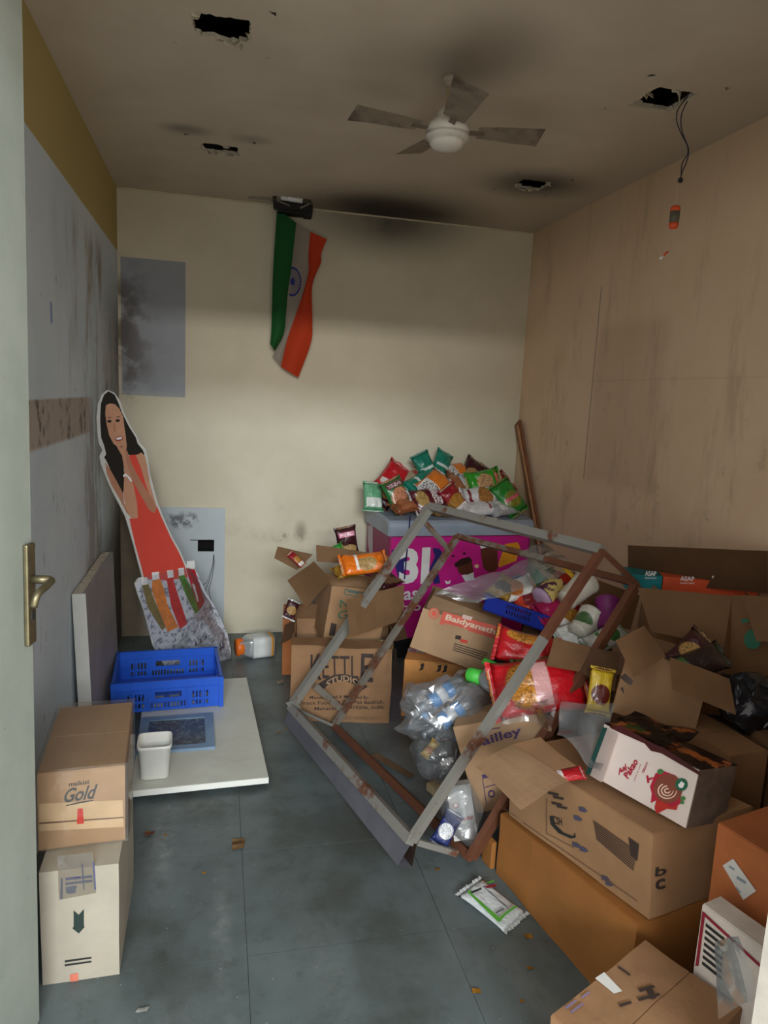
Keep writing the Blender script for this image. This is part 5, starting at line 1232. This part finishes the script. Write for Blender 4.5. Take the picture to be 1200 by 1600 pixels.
flapq(ax2, [(*Zd(470, 225), 2.90), (*Zd(470, 40), 2.90), (*Zd(1200, 70), 2.62), (*Zd(1200, 290), 2.62)], KD, 6, .004)
flapq(ax2, [(*Zd(520, 262), 2.62), (*Zd(1012, 300), 2.50), (*Zd(972, 570), 2.44), (*Zd(590, 490), 2.54)], KR, 7, .004)
flapq(ax2, [(*Zd(1062, 298), 2.46), (*Zd(1215, 308), 2.40), (*Zd(1210, 545), 2.36), (*Zd(1140, 540), 2.38)], KR, 8, .003)
flapq(ax2, [(*Zd(1012, 300), 2.50), (*Zd(1215, 306), 2.44), (*Zd(1215, 720), 2.44), (*Zd(1000, 700), 2.50)], KR, 9, .002, 'front_panel')
Mi = WM[ax2].inverted()
def ppoly(pts, dep, m, name):
    A = [Mi @ atd(*Zd(*p), dep+(p[0]-1000)*-.0003) for p in pts]; return part(name, mesh(A, [tuple(range(len(A)))]), m, ax2)
ppoly(ell(1120, 530, 46, 52, 18), 2.455, GRI, 'logo_print'); ppoly([(1060, 425), (1095, 420), (1100, 440), (1062, 445)], 2.468, GRI, 'logo_print')
GA = 'coloured cartons in the tall open box'
def asap(label, p, dims, col, textpx, extra=None):
    r = carton('snack_bar_carton', label, p, (-23, 0, 0), dims, col, cat='carton', amp=.0006, seed=2, seam=False, group=GA)
    tx(r, 'front', 'ASAP', (*textpx[0],), (*textpx[1],), (*textpx[2],), WHI, .03, .002)
    tx(r, 'front', 'snack bars', (textpx[0][0], textpx[0][1]+4.5), (textpx[1][0], textpx[1][1]+4.5), (textpx[0][0], textpx[0][1]+1.5), WHI, .02, .002)
    return r
tealc = asap('teal ASAP carton in the tall open box', (1.66, 2.44, .905), (.135, .12, .062), mat('teal_card', (30, 128, 138), .45), (Zd(558, 198), Zd(618, 200), Zd(558, 172)))
orc = asap('orange ASAP carton with barcode in the tall open box', (1.885, 2.345, .905), (.345, .12, .062), mat('orange_card', (226, 96, 58), .45), (Zd(742, 224), Zd(816, 226), Zd(742, 200)))
pr(orc, 'front', [Zd(*p) for p in ((908, 198), (1070, 206), (1068, 264), (906, 256))], WHI, 'barcode_label', .002)
for i in range(7): pr(orc, 'front', [Zd(920+8*i, 205), Zd(924+8*i, 205), Zd(923+8*i, 248), Zd(919+8*i, 248)], BLK, 'barcode', .003)
pkc = carton('snack_bar_carton', 'flat pink carton under the teal and orange cartons', (1.83, 2.36, .875), (-23, 0, 0), (.34, .14, .028), mat('pink_card', (214, 40, 92), .45), cat='carton', amp=.0006, seed=2, seam=False, group=GA)
ins = carton('filled_carton', 'plain inner carton filling the tall open box', (1.85, 2.315, .48), (-19, 0, 0), (.30, .22, .39), KD, amp=.002, seed=5)
s3 = carton('dark_crate', 'black plastic-wrapped crate under the tall open box', (1.925, 2.25, 0), (-2, 0, 0), (.22, .55, .465), mat('black_wrap_plastic', (30, 34, 40), .3, var=.2), amp=.006, seed=33)
kbag = thing('black_bag', 'crumpled black plastic bag at the right edge below the open box', 'plastic bag', Matrix.Translation((1.80, 2.0, .45)))
blobbag(ring([(1120, 1075), (1150, 1058), (1200, 1060), (1230, 1090), (1225, 1140), (1180, 1150), (1140, 1130)]), 2.32, .08, mat('black_film', (26, 28, 34), .25, var=.2), kbag, 6, name='bag_film')
s4 = carton('back_carton', 'dark brown carton at right edge behind the labelled carton', (1.86, 1.68, 0), (-3, 0, 0), (.34, .34, .60), KD, amp=.004, seed=35)
s5 = carton('tan_carton', 'tan carton corner behind the Aaj Pakao carton', (1.565, 1.82, .0), (6, 0, 0), (.15, .28, .59), KI, amp=.004, seed=36)

# ---- loose clear film over the pile
def film(label, quad, seed, m=CLEAR, amp=.022, n=14):
    return tag(link('clear_film', sheet([atd(*q) for q in quad], n, n, amp, 11, 0, seed), m), label, 'plastic film')
film('clear plastic film draped over the Baidyanath carton and tray', [(676, 928, 3.05), (745, 945, 2.98), (865, 905, 2.95), (840, 868, 3.10)], 2, CLEARH, .016)
film('crumpled clear film hanging below the lower red bag', [(790, 1100, 2.42), (870, 1085, 2.44), (862, 1142, 2.36), (782, 1128, 2.36)], 4)
film('clear bag standing between the rusty tube and Aaj Pakao carton', [(872, 1092, 2.28), (962, 1102, 2.20), (940, 1205, 2.02), (868, 1155, 2.16)], 5, CLEARH)
film('thin clear film over the right corner of the freezer', [(820, 862, 3.40), (850, 850, 3.40), (905, 890, 3.2), (850, 905, 3.1)], 6, CLEARH, .014)

# ---- litter on the floor
fpk = packet('white and green printed pouch lying flat by the amber carton', atz(769, 1412, .014), 32, 86, 0, (.13, .20, .024), None or pk_mat('white_green_pouch', (214, 220, 222), None, None), seed=3)
fw = WM[fpk]
LG = mat('lime_ink', (92, 170, 60), .5)
def Zf(x, y): return (700+x/8.571, 1360+y/8.571)
def fpoly(pts, m, name, z=.031): part(name, mesh([fw.inverted() @ atz(*Zf(*p), z) for p in pts], [tuple(range(len(pts)))]), m, fpk)
for q in ([(250, 280), (300, 262), (310, 300), (700, 640), (690, 690), (660, 680)], [(690, 690), (660, 660), (740, 580), (900, 468), (935, 478), (770, 600)], [(510, 160), (610, 130), (625, 150), (530, 172)]): fpoly(q, LG, 'green_border_print')
fpoly([(300, 290), (440, 232), (452, 252), (320, 308)], BLK, 'lettering_block'); fpoly([(490, 215), (630, 180), (655, 215), (520, 240)], MRI, 'lettering_block'); fpoly([(630, 560), (740, 500), (760, 515), (650, 582)], mat('grey_ink', (96, 98, 108), .7), 'barcode')
fpoly([(465, 215), (480, 212), (820, 510), (808, 518)], mat('grey_ink', (96, 98, 108), .7), 'fold_line')
def scrap(name, label, cat, px, py, pts, m, seed=1, group=None, amp=.004):
    p = atz(px, py, .001)
    tag(link(name, sheet([Vector((a, b, .003)) for a, b in pts], 5, 5, amp, 40, .002, seed), m, None, Matrix.Translation(p)), label, cat, group)
scrap('cardboard_piece', 'small torn brown cardboard piece on the middle of the floor', 'cardboard', 372, 1320, [(-.022, -.03), (.02, -.028), (.026, .03), (-.02, .034)], mat('brown_scrap', (150, 118, 80), .8))
scrap('paper_scrap', 'small white paper scrap at the bottom of the floor', 'paper', 222, 1580, [(-.016, -.006), (.012, -.010), (.018, .006), (-.010, .008)], WH)
scrap('wrapper_scrap', 'small reddish wrapper scrap near the stacked boxes', 'wrapper', 233, 1304, [(-.016, -.010), (.014, -.012), (.020, .012), (-.014, .014)], mat('reddish_scrap', (150, 96, 84), .7))
scrap('paper_scrap', 'pale paper scrap beside the Kettle Studio carton', 'paper', 438, 1066, [(-.02, -.02), (.02, -.018), (.018, .03), (-.02, .02)], CHIP)
for k, (px, py) in enumerate(((319, 1365), (683, 1360), (825, 1464), (446, 1138), (436, 1146), (744, 1550), (815, 1566), (828, 1514), (232, 1302), (258, 1306))):
    s_ = .006+.003*(k % 3)
    scrap('food_crumb', 'tiny yellow brown food crumb on the floor', 'crumb', px, py, [(-s_, -s_*.5), (s_, -s_*.7), (s_*1.1, s_*.6), (-s_*.8, s_*.8)], mat('crumb_yellow', (196, 140, 50), .7), k, 'crumbs scattered on the floor', .003)
